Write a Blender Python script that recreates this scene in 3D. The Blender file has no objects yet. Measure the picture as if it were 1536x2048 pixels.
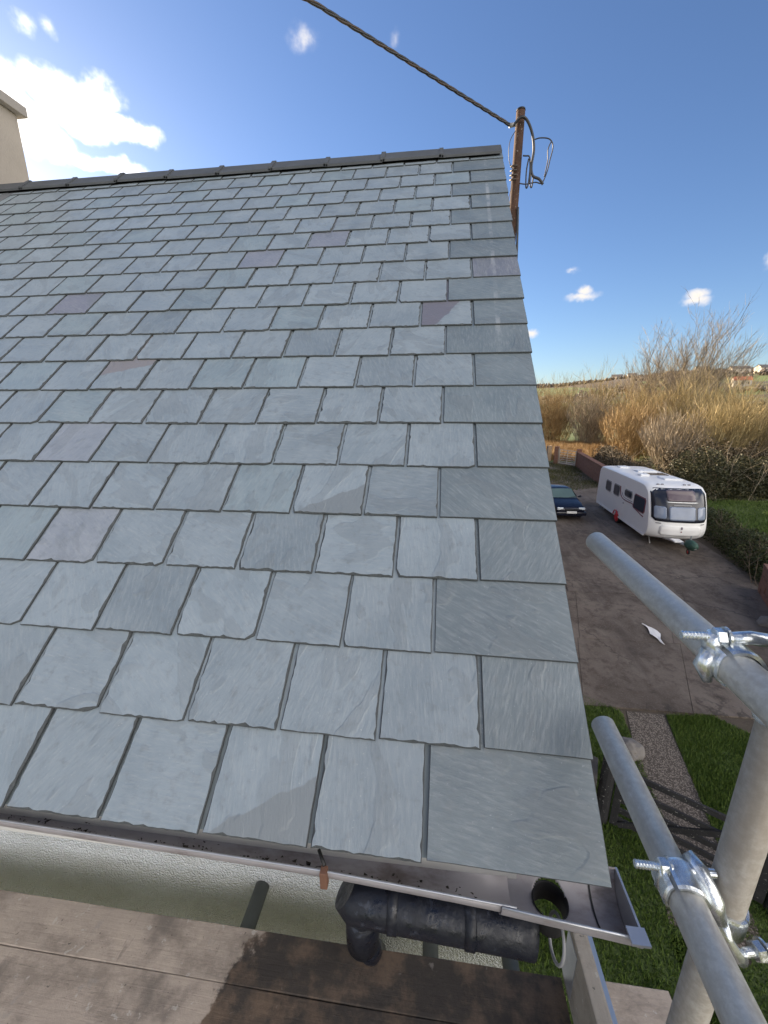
import bpy, bmesh, math, random
from mathutils import Vector, Matrix, noise
R = math.radians
sc = bpy.context.scene
col = sc.collection
E = 5.4                      # height of the slate eaves above the yard

# ------------------------------------------------------------------ camera
cam_d = bpy.data.cameras.new('camera'); cam = bpy.data.objects.new('camera', cam_d); col.objects.link(cam)
cam_d.sensor_fit = 'VERTICAL'; cam_d.sensor_height = 36; cam_d.lens = 36 * 786.6 / 2048
cam_d.clip_start = .01; cam_d.clip_end = 8000
yaw, pit, rol = R(-6.9046), R(15.197), R(.2747)
fw = Vector((math.sin(yaw) * math.cos(pit), math.cos(yaw) * math.cos(pit), -math.sin(pit)))
rt = Vector((math.cos(yaw), -math.sin(yaw), 0)); dn = fw.cross(rt)
r2 = math.cos(rol) * rt + math.sin(rol) * dn; d2 = -math.sin(rol) * rt + math.cos(rol) * dn
m = Matrix((r2, -d2, -fw)).transposed().to_4x4()
m.translation = (-.3824, -.6213, E + .9413)
cam.matrix_world = m
sc.camera = cam
sc.cycles.max_bounces = 6; sc.cycles.diffuse_bounces = 3; sc.cycles.glossy_bounces = 3
sc.render.resolution_x, sc.render.resolution_y = 768, 1024

# ------------------------------------------------------------------ light
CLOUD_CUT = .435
SUN_AZ, SUN_EL = -50, 18          # degrees; azimuth from +Y towards +X
sdir = Vector((math.sin(R(SUN_AZ)) * math.cos(R(SUN_EL)), math.cos(R(SUN_AZ)) * math.cos(R(SUN_EL)), math.sin(R(SUN_EL))))
sl = bpy.data.lights.new('sun', 'SUN'); sun = bpy.data.objects.new('sun', sl); col.objects.link(sun)
sl.energy = 4.6; sl.angle = R(.5); sl.color = (1, .80, .56)
sun.rotation_euler = sdir.to_track_quat('Z', 'Y').to_euler()
sun.location = (-20, 20, 30)
vs = sc.view_settings
vs.view_transform = 'Standard'; vs.look = 'None'; vs.exposure = 1.85; vs.gamma = 1; vs.use_curve_mapping = False

wd = bpy.data.worlds.new('World'); sc.world = wd; wd.use_nodes = True
nt = wd.node_tree; nt.nodes.clear()
def W(t, **k):
    n = nt.nodes.new(t)
    for a, b in k.items(): setattr(n, a, b)
    return n
def wl(a, b): nt.links.new(a, b)
def wmath(op, a, b=None, c=None, clamp=False):
    n = W('ShaderNodeMath', operation=op); n.use_clamp = clamp
    for i, v in enumerate((a, b, c)):
        if v is None: continue
        if isinstance(v, (int, float)): n.inputs[i].default_value = v
        else: wl(v, n.inputs[i])
    return n.outputs[0]
def wvec(op, a, b=None):
    n = W('ShaderNodeVectorMath', operation=op)
    for i, v in enumerate((a, b)):
        if v is None: continue
        if isinstance(v, (tuple, list, Vector)): n.inputs[i].default_value = v
        else: wl(v, n.inputs[i])
    return n
sky = W('ShaderNodeTexSky', sky_type='NISHITA'); sky.sun_disc = False
sky.sun_elevation = R(SUN_EL); sky.sun_rotation = R(SUN_AZ)
sky.air_density = 1.0; sky.dust_density = .35; sky.ozone_density = 2.5; sky.altitude = 60
tcw = W('ShaderNodeTexCoord'); dirn = wvec('NORMALIZE', tcw.outputs['Generated']).outputs[0]
def wnoise(scale, det, rough=.55):
    n = W('ShaderNodeTexNoise'); n.inputs['Scale'].default_value = scale; n.inputs['Detail'].default_value = det
    n.inputs['Roughness'].default_value = rough; wl(dirn, n.inputs['Vector']); return n
nA = wnoise(9, 2); nB = wnoise(34, 3, .62)
wa = wvec('SCALE', wvec('SUBTRACT', nA.outputs['Color'], (.5, .5, .5)).outputs[0]); wa.inputs['Scale'].default_value = .075
wb = wvec('SCALE', wvec('SUBTRACT', nB.outputs['Color'], (.5, .5, .5)).outputs[0]); wb.inputs['Scale'].default_value = .020
dwarp = wvec('ADD', wvec('ADD', dirn, wa.outputs[0]).outputs[0], wb.outputs[0]).outputs[0]
dsmall = wvec('ADD', dirn, wb.outputs[0]).outputs[0]
# clouds: azimuth, elevation, half width, half height (degrees), weight, rough outline?
clouds = [(-39.8, 27.4, 4.6, 2.4, 1.35, 1), (-36.9, 28.3, 2.2, 2.0, 1.1, 1), (-36.6, 26.3, 4.4, 1.25, 1.2, 1),
          (-43.2, 24.0, 4.2, 2.3, 1.3, 1), (-37.4, 23.6, 3.7, 1.15, 1.0, 1), (-47.5, 26, 4.2, 4, 1.5, 1),
          (-42.67, 30.9, 1.5, .9, .42, 1), (-40.4, 31.3, 1.1, .9, .36, 1), (-15.5, 34.8, 2.2, 1.4, .38, 1), (-5.3, 35.1, .7, .9, .28, 0),
          (17.7, 12.2, 2.5, .65, .75, 0), (17.9, 12.8, 1.1, .85, .85, 0), (28.87, 10.45, 1.9, .70, .9, 0), (28.8, 10.9, 1.45, .9, .9, 0),
          (16.3, 14.96, 1.1, .5, .5, 0), (34.5, 13.2, 1.0, 1.3, .7, 0), (12.3, 8.6, 1.2, .7, .7, 0)]
dens = None
for az, el, a, b, wgt, rough in clouds:
    c = Vector((math.sin(R(az)) * math.cos(R(el)), math.cos(R(az)) * math.cos(R(el)), math.sin(R(el))))
    t1 = Vector((c.y, -c.x, 0)).normalized(); t2 = t1.cross(c).normalized()
    mp = W('ShaderNodeMapping', vector_type='TEXTURE'); wl(dwarp if rough else dsmall, mp.inputs['Vector'])
    mp.inputs['Location'].default_value = c; mp.inputs['Rotation'].default_value = Matrix((t1, t2, t1.cross(t2))).transposed().to_euler()
    mp.inputs['Scale'].default_value = (math.sin(R(a)), math.sin(R(b)), .4)
    gr = W('ShaderNodeTexGradient', gradient_type='SPHERICAL'); wl(mp.outputs[0], gr.inputs['Vector'])
    q = wmath('MULTIPLY', gr.outputs['Fac'], wgt)
    dens = q if dens is None else wmath('MAXIMUM', dens, q)
# denser cloud added out of view to light the shade: noise on flat deck
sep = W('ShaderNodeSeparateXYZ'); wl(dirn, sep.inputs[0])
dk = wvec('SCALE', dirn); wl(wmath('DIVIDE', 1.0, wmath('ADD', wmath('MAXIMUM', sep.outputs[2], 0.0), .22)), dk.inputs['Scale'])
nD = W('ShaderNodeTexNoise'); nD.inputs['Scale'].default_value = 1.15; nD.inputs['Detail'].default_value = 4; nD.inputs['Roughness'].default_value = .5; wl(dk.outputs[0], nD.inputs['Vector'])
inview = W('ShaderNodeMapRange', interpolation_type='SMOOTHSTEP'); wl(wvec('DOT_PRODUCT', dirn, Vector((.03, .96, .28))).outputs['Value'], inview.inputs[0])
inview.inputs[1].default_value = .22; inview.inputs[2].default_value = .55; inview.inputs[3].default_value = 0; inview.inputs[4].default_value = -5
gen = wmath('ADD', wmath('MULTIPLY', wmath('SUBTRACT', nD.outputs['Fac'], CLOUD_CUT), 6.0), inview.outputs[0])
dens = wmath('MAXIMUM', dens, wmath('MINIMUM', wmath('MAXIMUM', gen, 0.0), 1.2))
nC = wnoise(26, 4, .65)
ed = wmath('MULTIPLY', wmath('SUBTRACT', nC.outputs['Fac'], .5), .95)
cov = wmath('ADD', dens, wmath('MULTIPLY', ed, wmath('MINIMUM', wmath('MULTIPLY', dens, 4), 1)))
mr = W('ShaderNodeMapRange', interpolation_type='SMOOTHSTEP'); wl(cov, mr.inputs[0]); mr.inputs[1].default_value = .04; mr.inputs[2].default_value = .72
mr2 = W('ShaderNodeMapRange', interpolation_type='SMOOTHSTEP'); wl(cov, mr2.inputs[0]); mr2.inputs[1].default_value = .1; mr2.inputs[2].default_value = .9
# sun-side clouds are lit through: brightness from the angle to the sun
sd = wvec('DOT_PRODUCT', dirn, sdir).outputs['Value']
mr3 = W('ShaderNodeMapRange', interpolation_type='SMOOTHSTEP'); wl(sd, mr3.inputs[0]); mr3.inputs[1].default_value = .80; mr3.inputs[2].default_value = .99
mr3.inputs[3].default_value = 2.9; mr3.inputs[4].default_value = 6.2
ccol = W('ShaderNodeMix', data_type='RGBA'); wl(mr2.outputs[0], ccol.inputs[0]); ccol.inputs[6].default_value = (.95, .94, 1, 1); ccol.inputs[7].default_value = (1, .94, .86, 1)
mr4 = W('ShaderNodeMapRange', interpolation_type='SMOOTHSTEP'); wl(sd, mr4.inputs[0]); mr4.inputs[1].default_value = .2; mr4.inputs[2].default_value = -.5; mr4.inputs[3].default_value = 0; mr4.inputs[4].default_value = 8.2   # added clouds opposite the sun brightened further to lift the shaded side
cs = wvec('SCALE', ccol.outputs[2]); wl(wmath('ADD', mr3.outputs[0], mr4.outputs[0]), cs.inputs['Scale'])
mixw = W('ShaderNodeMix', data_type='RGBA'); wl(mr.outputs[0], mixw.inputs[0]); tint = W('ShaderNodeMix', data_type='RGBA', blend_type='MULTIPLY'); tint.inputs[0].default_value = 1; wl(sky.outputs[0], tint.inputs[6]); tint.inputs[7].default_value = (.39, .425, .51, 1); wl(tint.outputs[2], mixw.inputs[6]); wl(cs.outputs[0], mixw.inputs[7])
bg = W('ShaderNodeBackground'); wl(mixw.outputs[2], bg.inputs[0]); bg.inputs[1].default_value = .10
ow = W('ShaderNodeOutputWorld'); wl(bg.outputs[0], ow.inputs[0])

# ------------------------------------------------------------------ helpers
def link(o, parent=None):
    col.objects.link(o)
    if parent is not None: o.parent = parent
    return o
def mesh_obj(name, verts, faces, mat=None, parent=None, smooth=False):
    me = bpy.data.meshes.new(name); me.from_pydata([tuple(v) for v in verts], [], faces); me.update()
    if mat is not None:
        for mm in (mat if isinstance(mat, (list, tuple)) else [mat]): me.materials.append(mm)
    if smooth: me.polygons.foreach_set('use_smooth', [True] * len(me.polygons))
    return link(bpy.data.objects.new(name, me), parent)
def bm_obj(name, bm, mat=None, parent=None, smooth=False):
    me = bpy.data.meshes.new(name); bmesh.ops.recalc_face_normals(bm, faces=bm.faces); bm.to_mesh(me); bm.free()
    if mat is not None: me.materials.append(mat)
    if smooth: me.polygons.foreach_set('use_smooth', [True] * len(me.polygons))
    return link(bpy.data.objects.new(name, me), parent)
def tag(o, label=None, cat=None, group=None, kind=None):
    if label: o['label'] = label
    if cat: o['category'] = cat
    if group: o['group'] = group
    if kind: o['kind'] = kind
    return o
def empty(name, loc=(0, 0, 0), rz=0, parent=None):
    o = bpy.data.objects.new(name, None); o.location = loc; o.rotation_euler = (0, 0, rz); o.empty_display_size = .1
    return link(o, parent)
def add_box(bm, x0, x1, y0, y1, z0, z1, mtx=None, bev=0):
    g = bmesh.ops.create_cube(bm, size=1)
    vs_ = g['verts']
    for v in vs_: v.co = Vector(((x0 + x1) / 2 + v.co.x * (x1 - x0), (y0 + y1) / 2 + v.co.y * (y1 - y0), (z0 + z1) / 2 + v.co.z * (z1 - z0)))
    if bev:
        es = list({e for v in vs_ for e in v.link_edges})
        rr = bmesh.ops.bevel(bm, geom=es, offset=bev, segments=2, affect='EDGES', profile=.6)
        vs_ = list({v for f in rr['faces'] for v in f.verts} | {v for v in vs_ if v.is_valid})
    if mtx is not None:
        for v in vs_: v.co = mtx @ v.co
    return vs_
def box_obj(name, x0, x1, y0, y1, z0, z1, mat, parent=None, bev=0, mtx=None):
    bm = bmesh.new(); add_box(bm, x0, x1, y0, y1, z0, z1, mtx, bev); return bm_obj(name, bm, mat, parent)
def frame_of(d):
    d = d.normalized(); a = Vector((0, 0, 1)) if abs(d.z) < .9 else Vector((1, 0, 0))
    u = d.cross(a).normalized(); return u, u.cross(d).normalized()
def tube_vf(pts, rads, n=8, V=None, F=None, cap=True, closed=False):
    V = [] if V is None else V; F = [] if F is None else F
    b0 = len(V); N = len(pts); pu = None
    for i, p in enumerate(pts):
        p = Vector(p)
        a = Vector(pts[i - 1]) if i else p; b = Vector(pts[i + 1]) if i < N - 1 else p
        d = (b - a)
        if d.length < 1e-9: d = Vector((0, 0, 1))
        d.normalize()
        if pu is None: u, w = frame_of(d)
        else:
            u = (pu - d * pu.dot(d))
            u = u.normalized() if u.length > 1e-6 else frame_of(d)[0]
            w = u.cross(d)
        pu = u; r_ = rads[i] if isinstance(rads, (list, tuple)) else rads
        for k in range(n):
            t = 2 * math.pi * k / n
            V.append(p + u * (r_ * math.cos(t)) + w * (r_ * math.sin(t)))
    for i in range(N - 1):
        for k in range(n):
            k2 = (k + 1) % n
            F.append((b0 + i * n + k, b0 + i * n + k2, b0 + (i + 1) * n + k2, b0 + (i + 1) * n + k))
    if cap:
        F.append(tuple(b0 + k for k in range(n))[::-1]); F.append(tuple(b0 + (N - 1) * n + k for k in range(n)))
    return V, F
def tube_obj(name, pts, rads, mat, parent=None, n=16, cap=True, smooth=True):
    V, F = tube_vf(pts, rads, n, cap=cap)
    o = mesh_obj(name, V, F, mat, parent)
    if smooth:
        for p in o.data.polygons: p.use_smooth = len(p.vertices) == 4
    return o
def hollow_tube(name, p0, p1, r, mat, parent, wall=.004, n=32):
    p0, p1 = Vector(p0), Vector(p1); d = (p1 - p0).normalized(); u, w = frame_of(d)
    V, F = [], []
    for p, q in ((p0 + d * .06, r - wall), (p0, r - wall), (p0, r), (p1, r), (p1, r - wall), (p1 - d * .06, r - wall)):
        for k in range(n):
            t = 2 * math.pi * k / n; V.append(p + u * (q * math.cos(t)) + w * (q * math.sin(t)))
    for i in range(5):
        for k in range(n):
            k2 = (k + 1) % n; F.append((i * n + k, i * n + k2, (i + 1) * n + k2, (i + 1) * n + k))
    F.append(tuple(range(n))[::-1]); F.append(tuple(5 * n + k for k in range(n)))
    o = mesh_obj(name, V, F, mat, parent)
    for p in o.data.polygons: p.use_smooth = (len(p.vertices) == 4)
    o.data.polygons[0].use_smooth = True
    return o

# ------------------------------------------------------------------ materials
MATS = {}
class NB:
    def __init__(s, name, rough=.7, metal=0, spec=.5):
        s.m = bpy.data.materials.new(name); s.m.use_nodes = True; s.t = s.m.node_tree; MATS[name] = s.m
        s.b = s.t.nodes['Principled BSDF']; s.b.inputs['Roughness'].default_value = rough; s.b.inputs['Metallic'].default_value = metal
        s.b.inputs['Specular IOR Level'].default_value = spec
        s.tc = s.t.nodes.new('ShaderNodeTexCoord'); s.vec = s.tc.outputs['Object']
    def n(s, t, **k):
        q = s.t.nodes.new(t)
        for a, b in k.items(): setattr(q, a, b)
        return q
    def l(s, a, b): s.t.links.new(a, b)
    def put(s, sock, v):
        if isinstance(v, (int, float)): sock.default_value = v
        elif isinstance(v, (tuple, list)): sock.default_value = (*v, 1) if (len(v) == 3 and len(sock.default_value) == 4) else v
        else: s.l(v, sock)
    def noise(s, scale, det=4, rough=.55, vec=None, dist=0, col=False):
        q = s.n('ShaderNodeTexNoise'); q.inputs['Scale'].default_value = scale; q.inputs['Detail'].default_value = det
        q.inputs['Roughness'].default_value = rough; q.inputs['Distortion'].default_value = dist
        s.l(vec if vec is not None else s.vec, q.inputs['Vector']); return q.outputs['Color' if col else 'Fac']
    def stretch(s, sx, sy, sz, vec=None, rot=(0, 0, 0)):
        q = s.n('ShaderNodeMapping'); q.inputs['Scale'].default_value = (sx, sy, sz); q.inputs['Rotation'].default_value = rot
        s.l(vec if vec is not None else s.vec, q.inputs['Vector']); return q.outputs[0]
    def ramp(s, fac, lo, hi, a=0, b=1):
        q = s.n('ShaderNodeMapRange'); q.interpolation_type = 'SMOOTHSTEP'
        s.put(q.inputs[0], fac)
        for i, v in enumerate((lo, hi, a, b)): q.inputs[i + 1].default_value = v
        return q.outputs[0]
    def mix(s, fac, a, b, mode='MIX'):
        q = s.n('ShaderNodeMix', data_type='RGBA', blend_type=mode)
        s.put(q.inputs[0], fac); s.put(q.inputs[6], a); s.put(q.inputs[7], b); return q.outputs[2]
    def math(s, op, a, b=None):
        q = s.n('ShaderNodeMath', operation=op); s.put(q.inputs[0], a)
        if b is not None: s.put(q.inputs[1], b)
        return q.outputs[0]
    def color(s, v): s.put(s.b.inputs['Base Color'], v); return s
    def roughness(s, v): s.put(s.b.inputs['Roughness'], v); return s
    def bump(s, h, strength=.3, dist=.01):
        q = s.n('ShaderNodeBump'); q.inputs['Strength'].default_value = strength; q.inputs['Distance'].default_value = dist
        s.l(h, q.inputs['Height']); s.l(q.outputs[0], s.b.inputs['Normal']); return s
def plain(name, c, rough=.6, metal=0, var=.15, scale=8, bump=0, spec=.5, bscale=None):
    a = NB(name, rough, metal, spec)
    f = a.noise(scale, 5)
    a.color(a.mix(f, tuple(v * (1 - var) for v in c), tuple(min(1, v * (1 + var)) for v in c)))
    if bump: a.bump(a.noise(bscale or scale * 5, 5), bump, .006)
    return a.m

# slates: colour of each stone comes from its own object colour
def slate_mat(name, mark=False):
    a = NB(name, .5, 0, .85)
    oi = a.n('ShaderNodeObjectInfo')
    off = a.n('ShaderNodeVectorMath', operation='SCALE'); a.l(oi.outputs['Random'], off.inputs['Scale']); off.inputs[0].default_value = (37, 23, 11)
    ad = a.n('ShaderNodeVectorMath', operation='ADD'); a.l(a.vec, ad.inputs[0]); a.l(off.outputs[0], ad.inputs[1]); v = ad.outputs[0]
    big = a.noise(7, 5, .6, v); mid = a.noise(38, 5, .6, v)
    rq = a.n('ShaderNodeVectorRotate', rotation_type='Z_AXIS'); a.l(v, rq.inputs['Vector'])
    a.l(a.math('MULTIPLY', oi.outputs['Random'], 2.2), rq.inputs['Angle'])
    grain = a.noise(22, 7, .68, a.stretch(1, 5.5, 1, rq.outputs[0]))
    ledge = a.noise(5.5, 3, .4, a.stretch(1, 1.9, 1, rq.outputs[0]), dist=.6)
    base = a.mix(a.ramp(big, .3, .7), a.mix(1, oi.outputs['Color'], (.89, .905, .91), 'MULTIPLY'), a.mix(1, oi.outputs['Color'], (1.08, 1.07, 1.06), 'MULTIPLY'))
    base = a.mix(a.math('MULTIPLY', a.ramp(mid, .5, .75), .5), base, (.145, .163, .172))
    base = a.mix(a.math('MULTIPLY', a.ramp(grain, .42, .8), .42), base, (.36, .385, .395))
    # cleaved ledges: a thin step line and a slightly different bed of stone below it
    step = a.ramp(ledge, .56, .60)
    base = a.mix(a.math('MULTIPLY', step, .24), base, (.135, .152, .162))
    fleck = a.ramp(a.noise(150, 2, .5, v), .70, .76)
    base = a.mix(a.math('MULTIPLY', fleck, .3), base, (.5, .52, .52))
    if mark:      # long chalky run-off streak on the stones beside the verge
        g = a.n('ShaderNodeNewGeometry'); sx = a.n('ShaderNodeSeparateXYZ'); a.l(g.outputs['Position'], sx.inputs[0])
        xx = a.math('SUBTRACT', sx.outputs[0], a.math('MULTIPLY', sx.outputs[1], .032))
        d = a.math('ABSOLUTE', a.math('ADD', xx, .137))
        msk = a.math('MULTIPLY', a.ramp(d, .006, .014, 1, 0), a.ramp(a.noise(5, 5, .7, g.outputs['Position']), .42, .62, 0, .5))
        base = a.mix(msk, base, (.38, .40, .42))
    a.color(base)
    a.roughness(a.ramp(big, .2, .8, .40, .56))
    h = a.math('ADD', a.math('MULTIPLY', grain, .5), a.math('ADD', a.math('MULTIPLY', step, .28), a.math('MULTIPLY', mid, .35)))
    a.bump(h, .7, .005)
    return a
a = NB('slate_broken_edge', .8, 0, .3); a.color(a.mix(a.noise(160, 4, .7), (.04, .046, .05), (.11, .12, .125))); a.bump(a.noise(220, 4), .6, .003); M_slate_edge = a.m
M_slate = slate_mat('slate').m; M_slate_mark = slate_mat('slate_streaked', True).m
def two_tone(name, ang, off, c2):
    a = slate_mat(name)
    old = a.b.inputs['Base Color'].links[0].from_socket
    sx = a.n('ShaderNodeSeparateXYZ'); a.l(a.vec, sx.inputs[0])
    w_ = a.math('MULTIPLY', a.math('SUBTRACT', a.noise(14, 4), .5), .05)
    e = a.math('ADD', a.math('ADD', a.math('MULTIPLY', sx.outputs[0], math.cos(ang)), a.math('MULTIPLY', sx.outputs[1], math.sin(ang))), w_)
    a.color(a.mix(a.ramp(e, off - .003, off + .003, 0, .85), old, c2)); return a.m
M_slate_p1 = two_tone('slate_purple_wedge', R(150), .045, (.135, .125, .152))
M_slate_p2 = two_tone('slate_dark_bed', R(-60), -.055, (.168, .19, .203))
M_slate_p3 = two_tone('slate_stained', R(110), .13, (.205, .185, .185))
a = NB('slate_mass', .62); v_ = a.noise(4, 5); a.color(a.mix(v_, (.205, .250, .280), (.262, .310, .342))); a.bump(a.noise(60, 5), .3, .004); M_slate_mass = a.m
M_deck = plain('roofing_felt', (.03, .03, .035), .95)
a = NB('ridge_concrete', .72); a.color(a.mix(a.noise(7, 6, .6), (.045, .050, .056), (.095, .102, .110))); a.bump(a.noise(130, 4), .25, .003); M_ridge = a.m
a = NB('roughcast', .9)
vo = a.n('ShaderNodeTexVoronoi'); vo.inputs['Scale'].default_value = 150; a.l(a.vec, vo.inputs['Vector'])
nz = a.noise(2.2, 6, .6)
a.color(a.mix(a.ramp(nz, .35, .7), (.80, .84, .88), (.68, .70, .70)))
a.bump(a.math('ADD', a.math('MULTIPLY', vo.outputs['Distance'], -1.2), a.noise(70, 5)), .75, .022); M_wall = a.m
a = NB('chimney_render', .9); a.color(a.mix(a.noise(3, 6, .6), (.33, .29, .245), (.45, .40, .345))); a.bump(a.noise(60, 5), .4, .008); M_chim = a.m
M_cap = plain('chimney_cap_stone', (.34, .31, .28), .9, var=.25, scale=6, bump=.3)
a = NB('gutter_metal', .55, .25)
dirt = a.ramp(a.noise(9, 6, .65, a.stretch(.5, 1, 1)), .45, .72)
a.color(a.mix(dirt, (.40, .38, .40), (.20, .165, .155))); a.roughness(a.ramp(dirt, 0, 1, .45, .8)); a.bump(a.noise(40, 5), .08, .003); M_gutter = a.m
M_gutlip = plain('gutter_bright_edge', (.50, .51, .54), .35, .7, .2, 30)
a = NB('black_iron_pipe', .32); bl = a.ramp(a.noise(38, 6, .7), .56, .7)
a.color(a.mix(bl, (.006, .008, .015), (.035, .042, .06))); a.roughness(a.ramp(a.noise(30, 5), .3, .7, .18, .6)); a.bump(a.noise(70, 5), .5, .004); M_pipe = a.m
a = NB('galvanised_tube', .42, .38)
sp = a.noise(110, 6, .75); st = a.noise(22, 6, .7, a.stretch(1, .2, 1)); rs = a.ramp(a.noise(20, 6, .72), .60, .76)
c = a.mix(a.ramp(sp, .35, .7), (.52, .495, .45), (.66, .64, .59)); c = a.mix(a.math('MULTIPLY', a.ramp(st, .45, .75), .55), c, (.36, .33, .27))
c = a.mix(a.math('MULTIPLY', rs, .35), c, (.28, .21, .14)); a.color(c)
a.roughness(a.ramp(sp, .3, .7, .34, .58)); a.bump(a.noise(160, 4), .12, .002); M_galv = a.m
a = NB('weathered_tube', .6, .25)
sp = a.noise(60, 6, .7); st = a.noise(14, 6, .7, a.stretch(1, 1, .18))
c = a.mix(a.ramp(sp, .35, .7), (.28, .255, .215), (.38, .355, .31)); c = a.mix(a.math('MULTIPLY', a.ramp(st, .42, .7), .6), c, (.24, .20, .155)); a.color(c); a.bump(a.noise(160, 4), .2, .002); M_galv_old = a.m
a = NB('zinc_coupler', .27, .9); c = a.mix(a.ramp(a.noise(60, 5, .7), .4, .75), (.74, .78, .80), (.45, .47, .48)); a.color(c); a.bump(a.noise(190, 4), .3, .002); M_zinc = a.m
def wood(name, c1, c2, dark, axis='X', stain=.5, seed=0):
    a = NB(name, .88)
    oi = a.n('ShaderNodeObjectInfo'); off = a.n('ShaderNodeVectorMath', operation='SCALE'); a.l(oi.outputs['Random'], off.inputs['Scale']); off.inputs[0].default_value = (13, 29, 7)
    ad = a.n('ShaderNodeVectorMath', operation='ADD'); a.l(a.vec, ad.inputs[0]); a.l(off.outputs[0], ad.inputs[1]); v = ad.outputs[0]
    s_ = (.6, 12, 12) if axis == 'X' else (12, .6, 12) if axis == 'Y' else (12, 12, .6)
    g = a.noise(9, 7, .65, a.stretch(*s_, vec=v), dist=.4); big = a.noise(3.2, 6, .62, v); fine = a.noise(55, 5, .7, v)
    c = a.mix(a.math('MULTIPLY', a.ramp(g, .35, .68), .22), c1, c2); c = a.mix(a.math('MULTIPLY', a.ramp(a.noise(6, 6, .7, v), .48, .62), .4), c, tuple(min(1, x * 1.25) for x in c1)); c = a.mix(a.math('MULTIPLY', a.ramp(big, .62 - .2 * stain, .70), .88), c, dark)
    c = a.mix(a.math('MULTIPLY', a.ramp(fine, .62, .75), .35), c, tuple(min(1, x * 1.5) for x in c1))
    grime = a.ramp(a.noise(4.5, 8, .75, a.stretch(.7, 1.3, 1, vec=v)), .44, .62); c = a.mix(a.math('MULTIPLY', grime, .62), c, tuple(x * .42 for x in c1))
    streak = a.ramp(a.noise(7, 5, .7, a.stretch(2.6, .5, 1, vec=v, rot=(0, 0, .5))), .60, .68); c = a.mix(a.math('MULTIPLY', streak, .55), c, dark)
    spl = a.ramp(a.noise(30, 5, .6, v), .63, .67); c = a.mix(a.math('MULTIPLY', spl, .45), c, (.55, .52, .48))
    pit_ = a.ramp(a.noise(75, 3, .6, v), .69, .73); c = a.mix(a.math('MULTIPLY', pit_, .7), c, (.05, .042, .036))
    a.color(c); a.bump(a.math('ADD', a.math('MULTIPLY', g, .6), a.math('ADD', a.math('MULTIPLY', fine, .6), a.noise(12, 6, .7, v))), .6, .005); return a
M_board = wood('weathered_board', (.40, .335, .28), (.30, .245, .20), (.18, .155, .13), stain=.25).m
a = wood('board_dark_stain', (.40, .335, .28), (.29, .24, .20), (.17, .145, .125), stain=.25)
old = a.b.inputs['Base Color'].links[0].from_socket
sx = a.n('ShaderNodeSeparateXYZ'); a.l(a.vec, sx.inputs[0])
e = a.math('ADD', sx.outputs[0], a.math('ADD', a.math('MULTIPLY', a.math('SUBTRACT', a.noise(5, 6, .65), .5), .55), a.math('MULTIPLY', sx.outputs[1], -.5)))
c = a.mix(a.math('MULTIPLY', a.ramp(e, -.92, -.885), .95), old, a.mix(a.ramp(a.noise(8, 6, .65), .42, .62), (.030, .025, .022), (.125, .085, .058)))
c = a.mix(a.math('MULTIPLY', a.ramp(a.noise(17, 5, .6), .655, .70), .45), c, (.30, .275, .25)); a.color(c); M_board_dark = a.m
M_toe = wood('grey_board', (.33, .295, .25), (.21, .185, .155), (.12, .105, .09), axis='Y', stain=.1).m
M_pole = wood('creosoted_pole', (.070, .033, .019), (.034, .019, .013), (.016, .012, .011), axis='Z', stain=.45).m
M_cable = plain('black_cable', (.018, .019, .023), .5, var=.3)
M_cable2 = plain('cable_brown_core', (.045, .03, .022), .55, var=.3)
M_gateblk = wood('black_timber', (.022, .021, .022), (.012, .012, .012), (.04, .037, .034), axis='X', stain=.3).m

# ground materials
a = NB('yard_concrete', .88)
n1 = a.noise(.55, 6, .65); n2 = a.noise(3.2, 7, .7); n3 = a.noise(26, 5, .7); n4 = a.noise(1.5, 6, .6, a.stretch(1, .35, 1))
c = a.mix(a.ramp(n1, .38, .62), (.088, .068, .052), (.150, .120, .096)); c = a.mix(a.math('MULTIPLY', a.ramp(n2, .45, .66), .8), c, (.052, .038, .028))
c = a.mix(a.math('MULTIPLY', a.ramp(n4, .5, .64), .7), c, (.175, .145, .118)); c = a.mix(a.math('MULTIPLY', a.ramp(n3, .5, .7), .5), c, (.21, .175, .145))
n5 = a.noise(.9, 7, .7, a.stretch(1, .22, 1, rot=(0, 0, .35))); c = a.mix(a.math('MULTIPLY', a.ramp(n5, .52, .66), .6), c, (.045, .034, .027))
c = a.mix(a.math('MULTIPLY', a.ramp(a.noise(7, 6, .7), .58, .68), .4), c, (.10, .062, .040))
oi = a.n('ShaderNodeObjectInfo'); c = a.mix(a.math('MULTIPLY', oi.outputs['Random'], .22), c, (.062, .048, .038)); a.color(c)
crk = a.n('ShaderNodeTexVoronoi', feature='DISTANCE_TO_EDGE'); crk.inputs['Scale'].default_value = .42
wv = a.n('ShaderNodeVectorMath', operation='ADD'); a.l(a.vec, wv.inputs[0])
sv = a.n('ShaderNodeVectorMath', operation='SCALE'); a.l(a.noise(1.6, 6, .6, col=True), sv.inputs[0]); sv.inputs['Scale'].default_value = .9; a.l(sv.outputs[0], wv.inputs[1]); a.l(wv.outputs[0], crk.inputs['Vector'])
ck = a.ramp(crk.outputs['Distance'], .004, .013, 1, 0)
ckm = a.math('MULTIPLY', ck, a.ramp(a.noise(.8, 3), .45, .6))
a.color(a.mix(a.math('MULTIPLY', ckm, .6), c, (.035, .028, .022)))
a.bump(a.math('SUBTRACT', a.math('ADD', n2, a.math('MULTIPLY', n3, .4)), ckm), .5, .02); M_yard = a.m
a = NB('gravel_path', .95)
vo = a.n('ShaderNodeTexVoronoi'); vo.inputs['Scale'].default_value = 42; a.l(a.vec, vo.inputs['Vector'])
hs = a.n('ShaderNodeSeparateColor'); a.l(vo.outputs['Color'], hs.inputs[0])
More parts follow.
